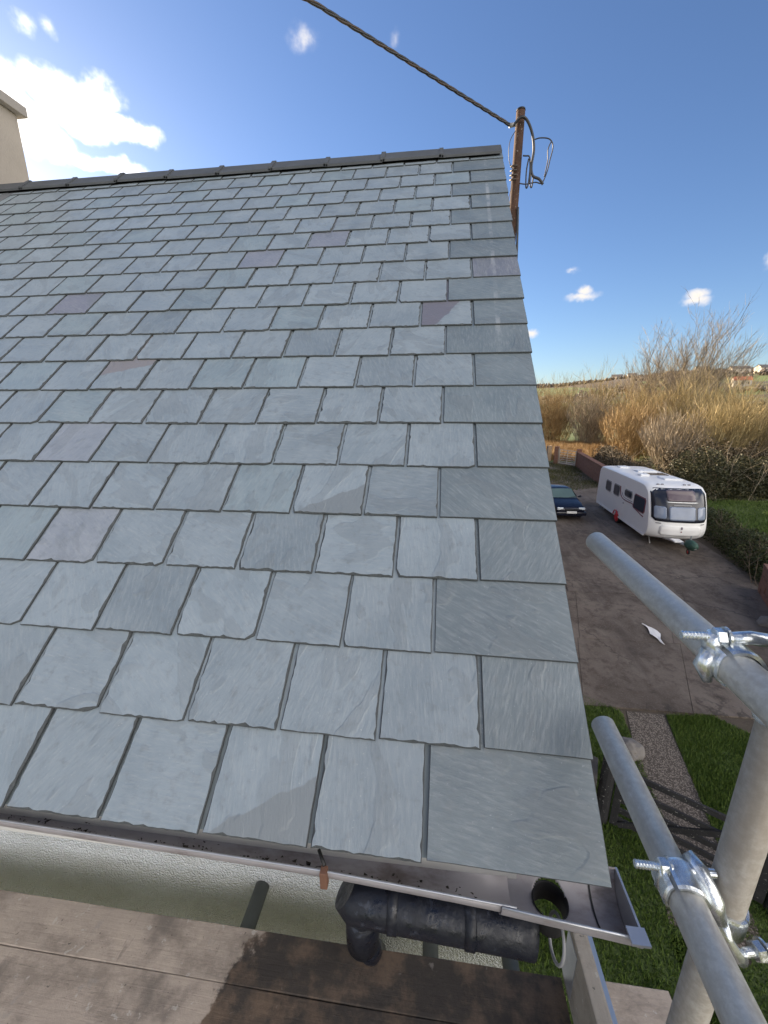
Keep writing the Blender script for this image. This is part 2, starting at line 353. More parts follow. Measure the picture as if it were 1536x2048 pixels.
a.color(a.mix(a.ramp(vo.outputs['Distance'], .3, .62), a.mix(hs.outputs[0], (.15, .125, .10), (.27, .225, .185)), (.07, .056, .044))); a.bump(vo.outputs['Distance'], -.9, .02); M_gravel = a.m
a = NB('soil', .95); a.color(a.mix(a.noise(4, 6, .6), (.05, .038, .026), (.11, .085, .06))); a.bump(a.noise(25, 5), .6, .03); M_soil = a.m
a = NB('field_grass', .95)
c = a.mix(a.ramp(a.noise(.035, 5, .6), .4, .62), (.075, .115, .028), (.14, .125, .05)); c = a.mix(a.math('MULTIPLY', a.noise(1.3, 6, .7), .55), c, (.05, .07, .02)); a.color(c); a.bump(a.noise(6, 6, .7), .8, .08); M_field = a.m
a = NB('hill_land', .95)
vo = a.n('ShaderNodeTexVoronoi'); vo.inputs['Scale'].default_value = .011; a.l(a.stretch(1, .7, 0), vo.inputs['Vector'])
hs = a.n('ShaderNodeSeparateColor'); a.l(vo.outputs['Color'], hs.inputs[0])
c = a.mix(a.ramp(hs.outputs[0], .35, .65), (.095, .13, .035), (.15, .12, .06)); c = a.mix(a.ramp(hs.outputs[1], .62, .68), c, (.075, .055, .04))
c = a.mix(a.ramp(a.noise(.02, 6, .65), .5, .58), c, (.055, .045, .032)); a.color(c); M_hill = a.m
def leafm(name, c1, c2, rough=.6, trans=0):
    a = NB(name, rough, 0, .3); g = a.n('ShaderNodeNewGeometry')
    a.color(a.mix(g.outputs['Random Per Island'], c1, c2)); return a.m
M_blade = leafm('lawn_blades', (.045, .09, .014), (.115, .165, .03))
M_dry = leafm('dry_grass', (.20, .125, .05), (.38, .25, .11))
M_hedge = leafm('hedge_leaf', (.018, .028, .008), (.060, .068, .022))
M_bramble = leafm('bramble_leaf', (.035, .028, .015), (.085, .062, .034))
M_ivy = leafm('evergreen_leaf', (.024, .028, .013), (.060, .058, .024))
M_twig = leafm('golden_twig', (.15, .11, .045), (.47, .37, .18))
M_twig2 = leafm('ochre_twig', (.17, .11, .05), (.44, .31, .15))
M_twig3 = leafm('grey_brown_twig', (.12, .095, .065), (.42, .35, .26))
M_bark = plain('bark', (.10, .075, .055), .9, var=.3, bump=.5)
M_farwood = leafm('far_wood', (.06, .048, .040), (.10, .08, .06))
# vehicles
M_white = plain('white_gelcoat', (.80, .79, .77), .32, var=.03, scale=2)
M_whiter = plain('white_roof', (.78, .79, .80), .45, var=.05, scale=2)
M_dkpanel = plain('dark_gloss_panel', (.022, .025, .036), .2, var=.1)
M_glassd = plain('tinted_glass', (.05, .058, .075), .06, var=.2, scale=3)
M_glassl = plain('reflecting_window', (.20, .24, .32), .08, var=.25, scale=2.5)
M_rubber = plain('rubber', (.02, .02, .02), .8)
M_red = plain('red_paint', (.55, .03, .035), .4, var=.1)
M_maroon = plain('maroon_trim', (.16, .03, .045), .45)
M_greyp = plain('grey_plastic', (.27, .27, .28), .5)
M_stripe = plain('grey_stripe', (.17, .15, .17), .5)
M_steel = plain('hitch_steel', (.45, .46, .47), .4, .8)
M_dkgreen = plain('dark_green_cover', (.03, .075, .055), .7)
M_navy = plain('navy_car_paint', (.006, .008, .018), .16, var=.1)
M_screen = plain('windscreen', (.10, .15, .145), .05, var=.2, scale=2)
M_lamp = plain('headlamp_glass', (.62, .66, .68), .12, var=.1)
M_plate = plain('white_plate', (.75, .75, .72), .5, var=.03)
M_black = plain('black_trim', (.012, .012, .013), .5)
M_paper = plain('white_paper', (.74, .72, .70), .8, var=.06)
def brickm(name, c1, c2):
    a = NB(name, .9); oi = a.n('ShaderNodeObjectInfo'); g = a.n('ShaderNodeNewGeometry')
    a.color(a.mix(a.noise(5, 5), a.mix(g.outputs['Random Per Island'], c1, c2), tuple(x * .6 for x in c1))); a.bump(a.noise(40, 5), .5, .01); return a.m
M_brick = brickm('red_stone', (.20, .095, .062), (.27, .145, .10))
M_pier = brickm('sandstone', (.36, .25, .16), (.42, .31, .21))
M_mortar = plain('mortar', (.20, .17, .145), .95, var=.2)
M_barn = plain('barn_wall', (.24, .17, .13), .9, var=.2, bump=.4); M_barnroof = plain('barn_roof', (.13, .12, .115), .8, var=.2, bump=.3)
M_redroof = plain('red_tile_roof', (.42, .13, .07), .8, var=.15, scale=2); M_cream = plain('cream_wall', (.62, .56, .48), .9, var=.06)
M_winfar = plain('far_window', (.04, .045, .05), .2)
M_rock = plain('grey_rock', (.17, .155, .14), .9, var=.3, scale=5, bump=.8)
M_debris = leafm('gutter_litter', (.02, .017, .014), (.055, .045, .036))
M_copper = plain('rust_strap', (.17, .085, .055), .7, var=.3)

# ------------------------------------------------------------------ ground
def G(x, y): return .02 * min(max(y - 8, 0), 32)
def hillh(r, az):          # far ground seen from the house
    e = .040 + .00105 * max(-10, min(60, az - 13))
    n_ = .006 * noise.noise(Vector((math.cos(R(az)) * 5, math.sin(R(az)) * 5, .3))) + .003 * noise.noise(Vector((math.cos(R(az)) * 19, math.sin(R(az)) * 19, .7)))
    top = 6.3 + 900 * (e + n_ - .005)
    if r < 110: return .0
    t = min(1, (r - 110) / 790); t = t * t * (3 - 2 * t)
    return -1 + (top + 1) * t if r <= 900 else top - (r - 900) * .02
V, F = [], []
xs = [-60 + 4 * i for i in range(46)]; ys = [-40 + 4 * i for i in range(46)]
xs = [-2200, -900, -300, -120] + xs + [160, 300, 900, 2200]; ys = [-2200, -900, -300, -120] + ys + [180, 300, 900, 2200]
for y in ys:
    for x in xs:
        r_ = math.hypot(x, y); V.append((x, y, G(x, y) if r_ < 170 else min(G(x, y), .0) - 2))
nx = len(xs)
for j in range(len(ys) - 1):
    for i in range(nx - 1): F.append((j * nx + i, j * nx + i + 1, (j + 1) * nx + i + 1, (j + 1) * nx + i))
tag(mesh_obj('ground', V, F, M_field, None, True), 'rough pasture ground around the farm yard', None, None, 'structure')
V, F = [], []
rs_ = [120, 150, 190, 240, 300, 370, 450, 540, 640, 740, 820, 870, 900, 940, 1100, 1500, 2400]; na = 240
for r_ in rs_:
    for k in range(na):
        az = 360 * k / na; a2 = az if az <= 180 else az - 360
        V.append((r_ * math.sin(R(az)), r_ * math.cos(R(az)), hillh(r_, a2) - (1.5 if r_ == 120 else 0)))
for i in range(len(rs_) - 1):
    for k in range(na): F.append((i * na + k, i * na + (k + 1) % na, (i + 1) * na + (k + 1) % na, (i + 1) * na + k))
tag(mesh_obj('hills', V, F, M_hill, None, True), 'low wooded hills and fields along the horizon', None, None, 'structure')
# woods on the hills
rng = random.Random(5)
V, F = [], []
for k in range(9000):
    az = rng.uniform(4, 58); r_ = rng.choice((rng.gauss(880, 25), rng.uniform(260, 900)))
    if r_ < 840 and noise.noise(Vector((r_ * math.sin(R(az)) * .008, r_ * math.cos(R(az)) * .012, 2))) < .12: continue
    x, y = r_ * math.sin(R(az)), r_ * math.cos(R(az)); z = hillh(r_, az); s_ = rng.uniform(2.2, 5.0) * (.7 if r_ < 500 else 1); b0 = len(V)
    V += [Vector((x, y, z - 1))] + [Vector((x + s_ * .7 * math.cos(t) * rng.uniform(.6, 1.2), y + s_ * .7 * math.sin(t), z + s_ * rng.uniform(.35, .75))) for t in (0, 1.26, 2.5, 3.8, 5)] + [Vector((x + rng.uniform(-1, 1), y, z + s_ * rng.uniform(1, 1.35)))]
    for q in range(5): F += [(b0, b0 + 1 + (q + 1) % 5, b0 + 1 + q), (b0 + 6, b0 + 1 + q, b0 + 1 + (q + 1) % 5)]
tag(mesh_obj('far_woodland', V, F, M_farwood), 'brown winter woodland on the distant hillside', 'woodland', None, 'stuff')

# concrete yard of separate bays (world outline filled by rows), 4 mm over the ground
yard = empty('yard'); tag(yard, 'brown grey cracked concrete farm yard', None, None, 'structure')
def sheet(name, poly, mat, parent, dz, thick=None, sub=None):
    bm = bmesh.new(); vv = [bm.verts.new((x, y, 0)) for x, y in poly]; f = bm.faces.new(vv); f.normal_update()
    if f.normal.z < 0: f.normal_flip()
    if thick:
        g = bmesh.ops.extrude_face_region(bm, geom=[f])
        up = [v for v in g['geom'] if isinstance(v, bmesh.types.BMVert)]
        for v in bm.verts: v.co.z = G(v.co.x, v.co.y) + dz - thick
        for v in up: v.co.z = G(v.co.x, v.co.y) + dz
        bmesh.ops.recalc_face_normals(bm, faces=bm.faces)
    else:
        for v in bm.verts: v.co.z = G(v.co.x, v.co.y) + dz
    me = bpy.data.meshes.new(name); bm.to_mesh(me); bm.free(); me.materials.append(mat)
    return link(bpy.data.objects.new(name, me), parent)
rng = random.Random(11)
rows = [7.0, 9.6, 12.4, 15.6, 19.0, 23.0, 27.5, 33.0, 41.0]
def xl(y): return .9 + max(0, y - 7) * .12
def xr(y): return 7.4 + (y - 7) * .62 if y < 13.5 else 11.45 + (y - 13.5) * .10
for j in range(len(rows) - 1):
    y0, y1 = rows[j], rows[j + 1]; n_ = 3 if j < 5 else 2
    ts = [0] + [(i + rng.uniform(-.08, .08)) / n_ for i in range(1, n_)] + [1]
    for i in range(n_):
        g_ = .005
        p = [(xl(y0) + (xr(y0) - xl(y0)) * ts[i] + g_, y0 + g_), (xl(y0) + (xr(y0) - xl(y0)) * ts[i + 1] - g_, y0 + g_),
             (xl(y1) + (xr(y1) - xl(y1)) * ts[i + 1] - g_, y1 - g_), (xl(y1) + (xr(y1) - xl(y1)) * ts[i] + g_, y1 - g_)]
        sheet('concrete_bay', p, M_yard, yard, .035 + rng.uniform(-.008, .008), .06)
tag(sheet('soil', [(-1, -3), (9, -3), (9.5, 8), (-1, 8)], M_soil, None, .006), 'bare soil beside the house under the lawns', None, None, 'structure')
tag(sheet('soil', [(-1, 8), (9.5, 8), (14, 14), (15.5, 40), (-1, 40)], M_soil, None, .006), 'bare soil showing in the yard joints', None, None, 'structure')
path = sheet('path', [(2.75, 3.2), (3.75, 3.0), (4.62, 6.9), (3.9, 6.92)], M_gravel, None, .02); tag(path, 'narrow gravel path between the two lawns', None, None, 'structure')
sheet('path', [(6.0, 2.0), (9.0, 2.0), (9.0, 6.95), (6.35, 6.95)], M_gravel, None, .018)
tag(bpy.data.objects['path.001'], 'wider gravel strip right of the lawn', None, None, 'structure')
def lawn(name, poly, label, n_, seed):
    o = sheet(name, poly, M_field, None, .012); tag(o, label, None, None, 'structure')
    rg = random.Random(seed); xs_ = [p[0] for p in poly]; ys_ = [p[1] for p in poly]; V, F = [], []
    def inside(x, y):
        c = False; j = len(poly) - 1
        for i in range(len(poly)):
            if (poly[i][1] > y) != (poly[j][1] > y) and x < (poly[j][0] - poly[i][0]) * (y - poly[i][1]) / (poly[j][1] - poly[i][1]) + poly[i][0]: c = not c
            j = i
        return c
    while n_ > 0:
        x, y = rg.uniform(min(xs_), max(xs_)), rg.uniform(min(ys_), max(ys_)); n_ -= 1
        if not inside(x, y): continue
        h = rg.uniform(.03, .085) * (1 + .5 * noise.noise(Vector((x * 2, y * 2, seed)))); t = rg.uniform(0, 6.28); w_ = .007; z = G(x, y) + .01
        dx, dy = rg.uniform(-.04, .04), rg.uniform(-.04, .04); b0 = len(V)
        V += [(x + w_ * math.cos(t), y + w_ * math.sin(t), z), (x - w_ * math.cos(t), y - w_ * math.sin(t), z), (x + dx, y + dy, z + h)]; F.append((b0, b0 + 1, b0 + 2))
    g = mesh_obj('grass', V, F, M_blade); tag(g, 'short green turf blades of the ' + label.split(' by')[0].split(' be')[0], 'grass', None, 'stuff'); return g
lawn('lawn', [(3.98, 4.2), (5.95, 2.4), (6.1, 6.5), (5.6, 6.98), (4.66, 6.9)], 'dark green lawn between the gravel path and strip', 60000, 1)
lawn('lawn', [(.3, 1.6), (2.5, 1.2), (3.2, 3.2), (3.78, 6.9), (3.15, 7.3), (1.6, 7.4), (.3, 7.2)], 'green lawn below the gable end', 70000, 2)
lawn('lawn', [(.15, -2.5), (5.8, -2.5), (6.0, 2.3), (3.9, 4.1), (3.5, 2.9), (2.7, 3.1), (2.4, 1.1), (.15, 1.5)], 'green lawn under the scaffold', 110000, 3)

# ------------------------------------------------------------------ house
PHI = R(41.9036); GA = .21396; WD = .25; SK = .024
cp, sp_ = math.cos(PHI), math.sin(PHI)
def roofpt(x, s, h=0): return Vector((x + SK * s, s * cp - h * sp_, E + s * sp_ + h * cp))
house = empty('house', (-4, 3.1, 0)); tag(house, 'slate roofed house with roughcast walls and a rendered chimney', 'house')
def H(o):      # parent to the house keeping world coordinates
    o.parent = house; o.matrix_parent_inverse = Matrix.Translation((4, -3.1, 0)); return o
XL = -8.25; S_AP = 19.75 * GA; YA, ZA = S_AP * cp, E + S_AP * sp_
def prism(name, poly, x0, x1, mat):
    n_ = len(poly); V = [(x0, y, z) for y, z in poly] + [(x1, y, z) for y, z in poly]
    F = [tuple(range(n_))[::-1], tuple(range(n_, 2 * n_))] + [(i, (i + 1) % n_, n_ + (i + 1) % n_, n_ + i) for i in range(n_)]
    return mesh_obj(name, V, F, mat)
wy = .30; wz = E + wy * math.tan(PHI) - .09
H(prism('wall', [(wy, -.3), (wy, wz), (YA, ZA - .09), (2 * YA - wy, wz), (2 * YA - wy, -.3)], XL + .05, -.07, M_wall))
H(box_obj('fascia', XL + .05, -.165, .055, .08, E - .17, E + .015, plain('fascia_paint', (.62, .62, .60), .5)))
H(box_obj('soffit', XL + .05, -.168, .08, wy, E - .168, E - .155, MATS['fascia_paint']))
def slab(s0, s1, x0, x1, h0, h1, back=False):
    V = []
    for h in (h0, h1):
        for s in (s0, s1):
            for x in (x0, x1):
                p = roofpt(x, s, h)
                if back: p.y = 2 * YA - p.y
                V.append(p)
    return V, [(0, 1, 3, 2), (4, 6, 7, 5), (0, 4, 5, 1), (2, 3, 7, 6), (0, 2, 6, 4), (1, 5, 7, 3)]
roof = H(mesh_obj('roof', *slab(.03, S_AP + .0, XL, -.012, -.03, -.002), M_deck)); roof['label'] = 'shaded roof slope of overlapping grey slates'
def RF(o): o.parent = roof; o.matrix_parent_inverse = roof.matrix_world.inverted(); return o
bpy.context.view_layer.update()
TH = .0078
rng = random.Random(3)
def slate_mesh(w, L, rough, rg):
    g2 = .0038 + rg.uniform(0, .0016); x0, x1 = -w / 2 + g2, w / 2 - g2
    vis = GA * 1.08
    P, Cc = [], []
    def edge(pa, pb, n_, nrm, amp, chip, endp=True):
        ph = rg.uniform(0, 50); k = 0
        while k < n_:
            t = k / n_
            q = (pa[0] + (pb[0] - pa[0]) * t, pa[1] + (pb[1] - pa[1]) * t)
            jj = amp * (noise.noise(Vector((t * n_ * .23, ph, 0))) + .6 * rg.uniform(-1, 1))
            P.append((q[0] + nrm[0] * jj, q[1] + nrm[1] * jj))
            c = .0013 + rough * (chip * .62 * max(0, noise.noise(Vector((t * n_ * .35, ph + 9, 3))) * 1.6 + .15) + rg.uniform(0, .0016))
            if rough and rg.random() < .09: c += rg.uniform(.001, .004)
            Cc.append(min(c * 1.25, .013)); k += 1
    a_ = .0006 + .0009 * rough
    cor = [rg.uniform(0, .014) if rg.random() < .25 * rough else 0 for _ in range(2)]
    edge((x0 + cor[0], 0), (x1 - cor[1], 0), 20 if rough else 8, (0, 1), a_, .0065)
    edge((x1, cor[1]), (x1, vis), 16 if rough else 6, (1, 0), a_ * .8, .0055)
    P.append((x1, L)); Cc.append(.001); P.append((x0, L)); Cc.append(.001)
    edge((x0, vis), (x0, cor[0]), 16 if rough else 6, (1, 0), a_ * .8, .0055)
    n_ = len(P); cx = 0
    top, mid, bot = [], [], []
    for i in range(n_):
        p0, p1, p2 = P[i - 1], P[i], P[(i + 1) % n_]
        tx, ty = p2[0] - p0[0], p2[1] - p0[1]; l_ = math.hypot(tx, ty) or 1; nxn, nyn = -ty / l_, tx / l_     # inward for CCW outline
        c = Cc[i]
        ed = TH * (1 - min(.82, .12 + c * 75))
        top.append(Vector((p1[0] + nxn * c, p1[1] + nyn * c, TH))); mid.append(Vector((p1[0], p1[1], ed))); bot.append(Vector((p1[0], p1[1], 0)))
    V = top + mid + bot; F = [tuple(range(n_))]
    for i in range(n_):
        j = (i + 1) % n_
        F.append((i, n_ + i, n_ + j, j)); F.append((n_ + i, 2 * n_ + i, 2 * n_ + j, n_ + j))
    return V, F
tilt = 2 * TH / (2 * GA)
def slate_frame(xc, s, lift, rz):
    # local axes: x along eaves, y up the slope, z outwards
    ax = Vector((1, 0, 0)); ay = Vector((SK, cp, sp_)).normalized()
    az_ = ax.cross(ay).normalized(); ay = (ay - az_ * tilt).normalized(); az_ = ax.cross(ay).normalized()
    m_ = Matrix((ax, ay, az_)).transposed().to_4x4(); m_.translation = roofpt(xc, s, 2 * TH + lift)
    return m_ @ Matrix.Rotation(rz, 4, 'Z')
special = {(9, 1): 'p1', (4, 2): 'p2', (0, 2): 'p2', (10, 9): 'pur', (7, 7): 'p3', (3, 6): 'pink', (12, 5): 'pur2', (13, 4): 'pur2', (11, 0): 'pur2', (4, 1): 'dk', (2, 4): 'dk', (9, 7): 'dk', (7, 2): 'dk', (5, 7): 'pink', (3, 3): 'dk', (8, 3): 'dk'}
massV, massF = [], []
for i in range(34):       # short under-eaves course that shows in the open joints of the first row
    m_ = slate_frame(-.142 - i * .25, .006, -2 * TH - .0002, 0); b0 = len(massV)
    for z in (0, TH):
        for (x, y) in ((-.123, 0), (.123, 0), (.123, .26), (-.123, .26)): massV.append(m_ @ Vector((x, y, z)))
    massF += [tuple(b0 + t for t in f) for f in ((4, 5, 6, 7), (0, 1, 5, 4), (1, 2, 6, 5), (3, 0, 4, 7))]
for k in range(20):
    xr_ = 0.0; i = 0
    jit = rng.uniform(-.004, .004)
    while True:
        w = WD * (1.5 if (i == 0 and k % 2 == 0) else 1)
        xc = xr_ - w / 2; xr_ -= w
        if xr_ < XL: break
        L = min(2 * GA + .01, S_AP - k * GA - .01 if k > 17 else 9)
        umax = 6.4 + .615 * k
        lift = rng.uniform(0, .0022); rz = R(rng.gauss(0, .22)); s = k * GA + rng.gauss(0, .0016)
        if k == 9 and i == 1: pass
        if -xr_ / WD - (w / WD) < umax:
            smooth_v = i == 0
            Vv, Ff = slate_mesh(w, L, 0 if smooth_v else rng.choice((.4, .6, .8, 1, 1.2)), rng)
            kind = special.get((k, i))
            mat = M_slate_mark if (i == 0 and 8 <= k <= 18) else M_slate
            if kind == 'p1': mat = M_slate_p1
            elif kind == 'p2': mat = M_slate_p2
            elif kind == 'p3': mat = M_slate_p3
            o = RF(mesh_obj('slate', Vv, Ff, [mat, M_slate_edge])); o.data.polygons.foreach_set('material_index', [0] + [1] * (len(Ff) - 1)); o.matrix_world = slate_frame(xc, s, lift, rz)
            o.parent = roof; o.matrix_parent_inverse = roof.matrix_world.inverted()
            b = rng.gauss(1, .042); h_ = rng.gauss(0, .4)
            c = [.340 * b, .384 * b, .409 * b]
            if smooth_v: c = [.277 * b, .323 * b, .340 * b]
            elif h_ > 9: c = [.356 * b, .378 * b, .425 * b]
            elif h_ < -.45: c = [.311 * b, .366 * b, .384 * b]
            if kind == 'pur': c = [.275, .270, .315]
            if kind == 'pur2': c = [.305, .308, .352]
            if kind == 'pink': c = [.372, .385, .415]
            if kind == 'dk': c = [.275, .315, .338]
            kv = .56 if smooth_v else .71
            o.color = (c[0] * kv * .93, c[1] * kv * .99, c[2] * kv * 1.05, 1)
        else:
            m_ = slate_frame(xc, s, lift, rz); b0 = len(massV); q = w / 2 - .003
            for z in (0, TH):
                for (x, y) in ((-q, 0), (q, 0), (q, L), (-q, L)): massV.append(m_ @ Vector((x, y, z)))
            massF += [tuple(b0 + t for t in f) for f in ((4, 5, 6, 7), (0, 1, 5, 4), (1, 2, 6, 5), (3, 0, 4, 7))]
        i += 1
o = RF(mesh_obj('slates', massV, massF, M_slate_mass)); o['kind'] = 'stuff'
# rear slope
rear = H(mesh_obj('rear_roof', *slab(.03, S_AP, XL, -.012, -.03, -.002, True), M_deck))
V, F = [], []
for k in range(20):
    for i in range(33):
        m_ = slate_frame(-.125 - i * .25 - (k % 2) * .125, k * GA, 0, 0); b0 = len(V); L = min(.43, S_AP - k * GA - .01)
        for z in (0, TH):
            for (x, y) in ((-.122, 0), (.122, 0), (.122, L), (-.122, L)):
                p = m_ @ Vector((x, y, z)); p.y = 2 * YA - p.y; V.append(p)
        F += [tuple(b0 + t for t in f[::-1]) for f in ((4, 5, 6, 7), (0, 1, 5, 4), (1, 2, 6, 5), (3, 0, 4, 7))]
o = mesh_obj('slates', V, F, M_slate_mass); o.parent = rear; o.matrix_parent_inverse = rear.matrix_world.inverted(); o['kind'] = 'stuff'
# ridge: dry black roll, tiles with joint collars
ridge = H(mesh_obj('ridge', *([(XL, YA - .10, ZA - .060), (XL, YA, ZA + .028), (XL, YA + .10, ZA - .060), (.075, YA - .10, ZA - .060), (.075, YA, ZA + .028), (.075, YA + .10, ZA - .060)], [(0, 3, 4, 1), (1, 4, 5, 2), (2, 5, 3, 0), (0, 1, 2), (3, 5, 4)]), M_deck))
def ridge_profile(r0):
    pts = []
    leg = .145; ang = R(40)
    for t in [0, .5, 1]: pts.append((-leg * math.cos(ang) * (1 - t) - .018 * t, -leg * math.sin(ang) * (1 - t) - .010 * t))
    pts += [(-.009, -.003), (0, 0), (.009, -.003)]
    pts += [(-p[0], p[1]) for p in pts[:3][::-1]]
    return [(y, z + r0) for y, z in pts]
def ridge_part(name, x0, x1, r0, th, parent, sag=0):
    out = ridge_profile(r0); inn = [(y, z - th) for y, z in out]; V = []; n_ = len(out)
    for x in (x0, x1):
        for y, z in out + inn[::-1]: V.append((x, YA + y, ZA + z))
    m_ = 2 * n_; F = [tuple(range(m_))[::-1], tuple(range(m_, 2 * m_))] + [(i, (i + 1) % m_, m_ + (i + 1) % m_, m_ + i) for i in range(m_)]
    o = mesh_obj(name, V, F, M_ridge); o.parent = parent; o.matrix_parent_inverse = parent.matrix_world.inverted(); return o
x = .085
rng = random.Random(8)
while x > XL + .3:
    dz = rng.uniform(-.003, .003)
    t = ridge_part('ridge_tile', x - .450, x, .062 + dz, .017, ridge)
    ridge_part('joint_collar', x - .470, x - .438, .0725 + dz, .026, ridge)
    x -= .456
# chimney on the ridge
chim = H(box_obj('chimney', -5.25, -4.31, YA - .36, 3.45, ZA - .55, ZA + .745, M_chim, None, .006))
def CH(o): o.parent = chim; o.matrix_parent_inverse = chim.matrix_world.inverted(); return o
CH(box_obj('chimney_cap', -5.31, -4.25, YA - .42, 3.51, ZA + .747, ZA + .83, M_cap, None, .008))
for cx in (-5.02, -4.56):
    V, F = [], []
    prof = [(.13, ZA + .83), (.125, ZA + .95), (.105, ZA + 1.15), (.12, ZA + 1.17), (.12, ZA + 1.21), (.095, ZA + 1.21), (.09, ZA + .95)]
    for r_, z in prof:
        for k in range(20): V.append((cx + r_ * math.cos(k * math.pi / 10), YA + r_ * math.sin(k * math.pi / 10), z))
    for i in range(len(prof) - 1):
        for k in range(20): F.append((i * 20 + k, i * 20 + (k + 1) % 20, (i + 1) * 20 + (k + 1) % 20, (i + 1) * 20 + k))
    F.append(tuple(range(120, 140)))
    CH(mesh_obj('chimney_pot', V, F, plain('terracotta', (.36, .15, .08), .85) if 'terracotta' not in MATS else MATS['terracotta']))
CH(mesh_obj('lead_flashing', *slab((YA - .36 - .12) / cp, (YA - .36 + .02) / cp, -5.35, -4.26, .019, .024), plain('lead', (.16, .17, .185), .55, .3)))
V, F = slab((YA - .4) / cp, YA / cp - .12, -4.31, -4.20, .019, .024); CH(mesh_obj('side_flashing', V, F, MATS['lead']))

# gutter (slightly out of line with the eaves), half round with a rolled lip
GYT = [(-9, .125), (-1.42, .0), (-.6, -.014), (-.22, -.031), (.045, -.053)]
def gy(x):          # y of the front lip (the old gutter bows out towards its end)
    for (a_, b_), (c_, d_) in zip(GYT, GYT[1:]):
        if x <= c_: return b_ + (d_ - b_) * (x - a_) / (c_ - a_)
    return GYT[-1][1]
gut_pts = 14; GRAD = .058
def gut_sec(x, j, grow=0, drop=0):
    t = math.pi * j / gut_pts; r_ = GRAD + grow
    yc = gy(x) + GRAD
    return Vector((x, yc - r_ * math.cos(t), E - .048 - drop - r_ * 1.05 * math.sin(t)))
def gut_strip(name, x0, x1, nx_, mat, grow=0, hole=None, dz=0):
    V, F = [], []
    for i in range(nx_ + 1):
        x = x0 + (x1 - x0) * i / nx_
        for j in range(gut_pts + 1): V.append(gut_sec(x, j, grow, dz))
    m_ = gut_pts + 1
    for i in range(nx_):
        for j in range(gut_pts):
            f = (i * m_ + j, i * m_ + j + 1, (i + 1) * m_ + j + 1, (i + 1) * m_ + j)
            c = sum((V[q] for q in f), Vector()) / 4
            if hole and (c.x - hole[0]) ** 2 + (c.y - hole[1]) ** 2 < hole[2] ** 2: continue
            F.append(f)
    o = mesh_obj(name, V, F, mat, None, True)
    sm = o.modifiers.new('thick', 'SOLIDIFY'); sm.thickness = .0022; sm.offset = 0
    return o
gut_pts = 14
gutter = H(gut_strip('gutter', XL, -.185, 60, M_gutter))
bpy.context.view_layer.update()
def GU(o): o.parent = gutter; o.matrix_parent_inverse = gutter.matrix_world.inverted(); return o
V, F = tube_vf([(x_, gy(x_) - .001, E - .045) for x_ in (XL, -4, -1.42, -.6, -.22, -.186)], .0026, 8); GU(mesh_obj('rolled_lip', V, F, M_gutlip, None, True))
HX, HY = -.098, gy(-.098) + GRAD + .010
gut_pts = 44
o = GU(gut_strip('outlet_section', -.215, .045, 90, M_gutter, .004, (HX, HY, .036)))
gut_pts = 14
V, F = tube_vf([(x_, gy(x_) - .005, E - .045) for x_ in (-.215, .045)], .0030, 8); GU(mesh_obj('rolled_lip', V, F, M_gutlip, None, True))
zb = E - .048 - .062 * 1.05
GU(mesh_obj('outlet_spout', *(lambda pr: ([(HX + r_ * math.cos(k * math.pi / 16), HY + r_ * math.sin(k * math.pi / 16), z) for r_, z in pr for k in range(32)], [(i * 32 + k, i * 32 + (k + 1) % 32, (i + 1) * 32 + (k + 1) % 32, (i + 1) * 32 + k) for i in range(len(pr) - 1) for k in range(32)]))([(.0385, zb + .004), (.0365, zb + .0065), (.0345, zb + .003), (.034, zb - .05), (.0365, zb - .05), (.0365, zb - .004)]), plain('outlet_black', (.014, .014, .016), .7), None, True))
# end cap plate and seam
V = [gut_sec(.045, j, .006) for j in range(15)]; V2 = [v + Vector((.0045, 0, 0)) for v in V]
n_ = 15; GU(mesh_obj('end_cap', V + V2, [tuple(range(n_))[::-1], tuple(range(n_, 2 * n_))] + [(i, (i + 1) % n_, n_ + (i + 1) % n_, n_ + i) for i in range(n_)], M_gutlip))
GU(box_obj('end_cap_tab', .018, .052, gy(.04) - .016, gy(.04) + .012, E - .046, E - .040, M_gutlip))
V, F = [], []
for x_, w_ in ((-.012, .004),):
    for xx in (x_, x_ + w_):
        for j in range(15):
            V.append(gut_sec(xx, j, .0018))
    F += [(j, j + 1, 15 + j + 1, 15 + j) for j in range(14)]
GU(mesh_obj('seam', V, F, M_black))
for xb in (-.592, -1.52, -2.5, -3.5):
    b = GU(box_obj('bracket', xb - .008, xb + .008, gy(xb) - .012, gy(xb) + .006, E - .085, E - .038, M_copper, None, .002))
    GU(tube_obj('bracket_bolt', [(xb - .02, gy(xb) + .03, E - .03), (xb, gy(xb) + .004, E - .038)], .004, M_black, None, 8))
# litter lying in the gutter
rng = random.Random(21); V, F = [], []
for k in range(420):
    x_ = -.25 - rng.random() ** .8 * 2.2; th_ = R(rng.gauss(62, 14)); t = th_; p = Vector((x_, gy(x_) + GRAD - (GRAD - .004) * math.cos(t), E - .048 - (GRAD - .004) * 1.05 * math.sin(t) + .002))
    s_ = rng.choice((.0012, .002, .003, .0042)) * rng.uniform(.7, 1.3); b0 = len(V)
    for q in range(6): V.append(p + Vector((rng.uniform(-1, 1) * s_ * 1.6, rng.uniform(-1, 1) * s_, rng.uniform(-.4, 1) * s_)))
    F += [(b0, b0 + 1, b0 + 2), (b0, b0 + 2, b0 + 3), (b0 + 3, b0 + 4, b0), (b0 + 1, b0 + 4, b0 + 5), (b0 + 2, b0 + 5, b0 + 3), (b0, b0 + 4, b0 + 1)]
tag(mesh_obj('gutter_litter', V, F, M_debris), 'dark crumbs of moss and mortar lying in the gutter', 'litter', None, 'stuff')

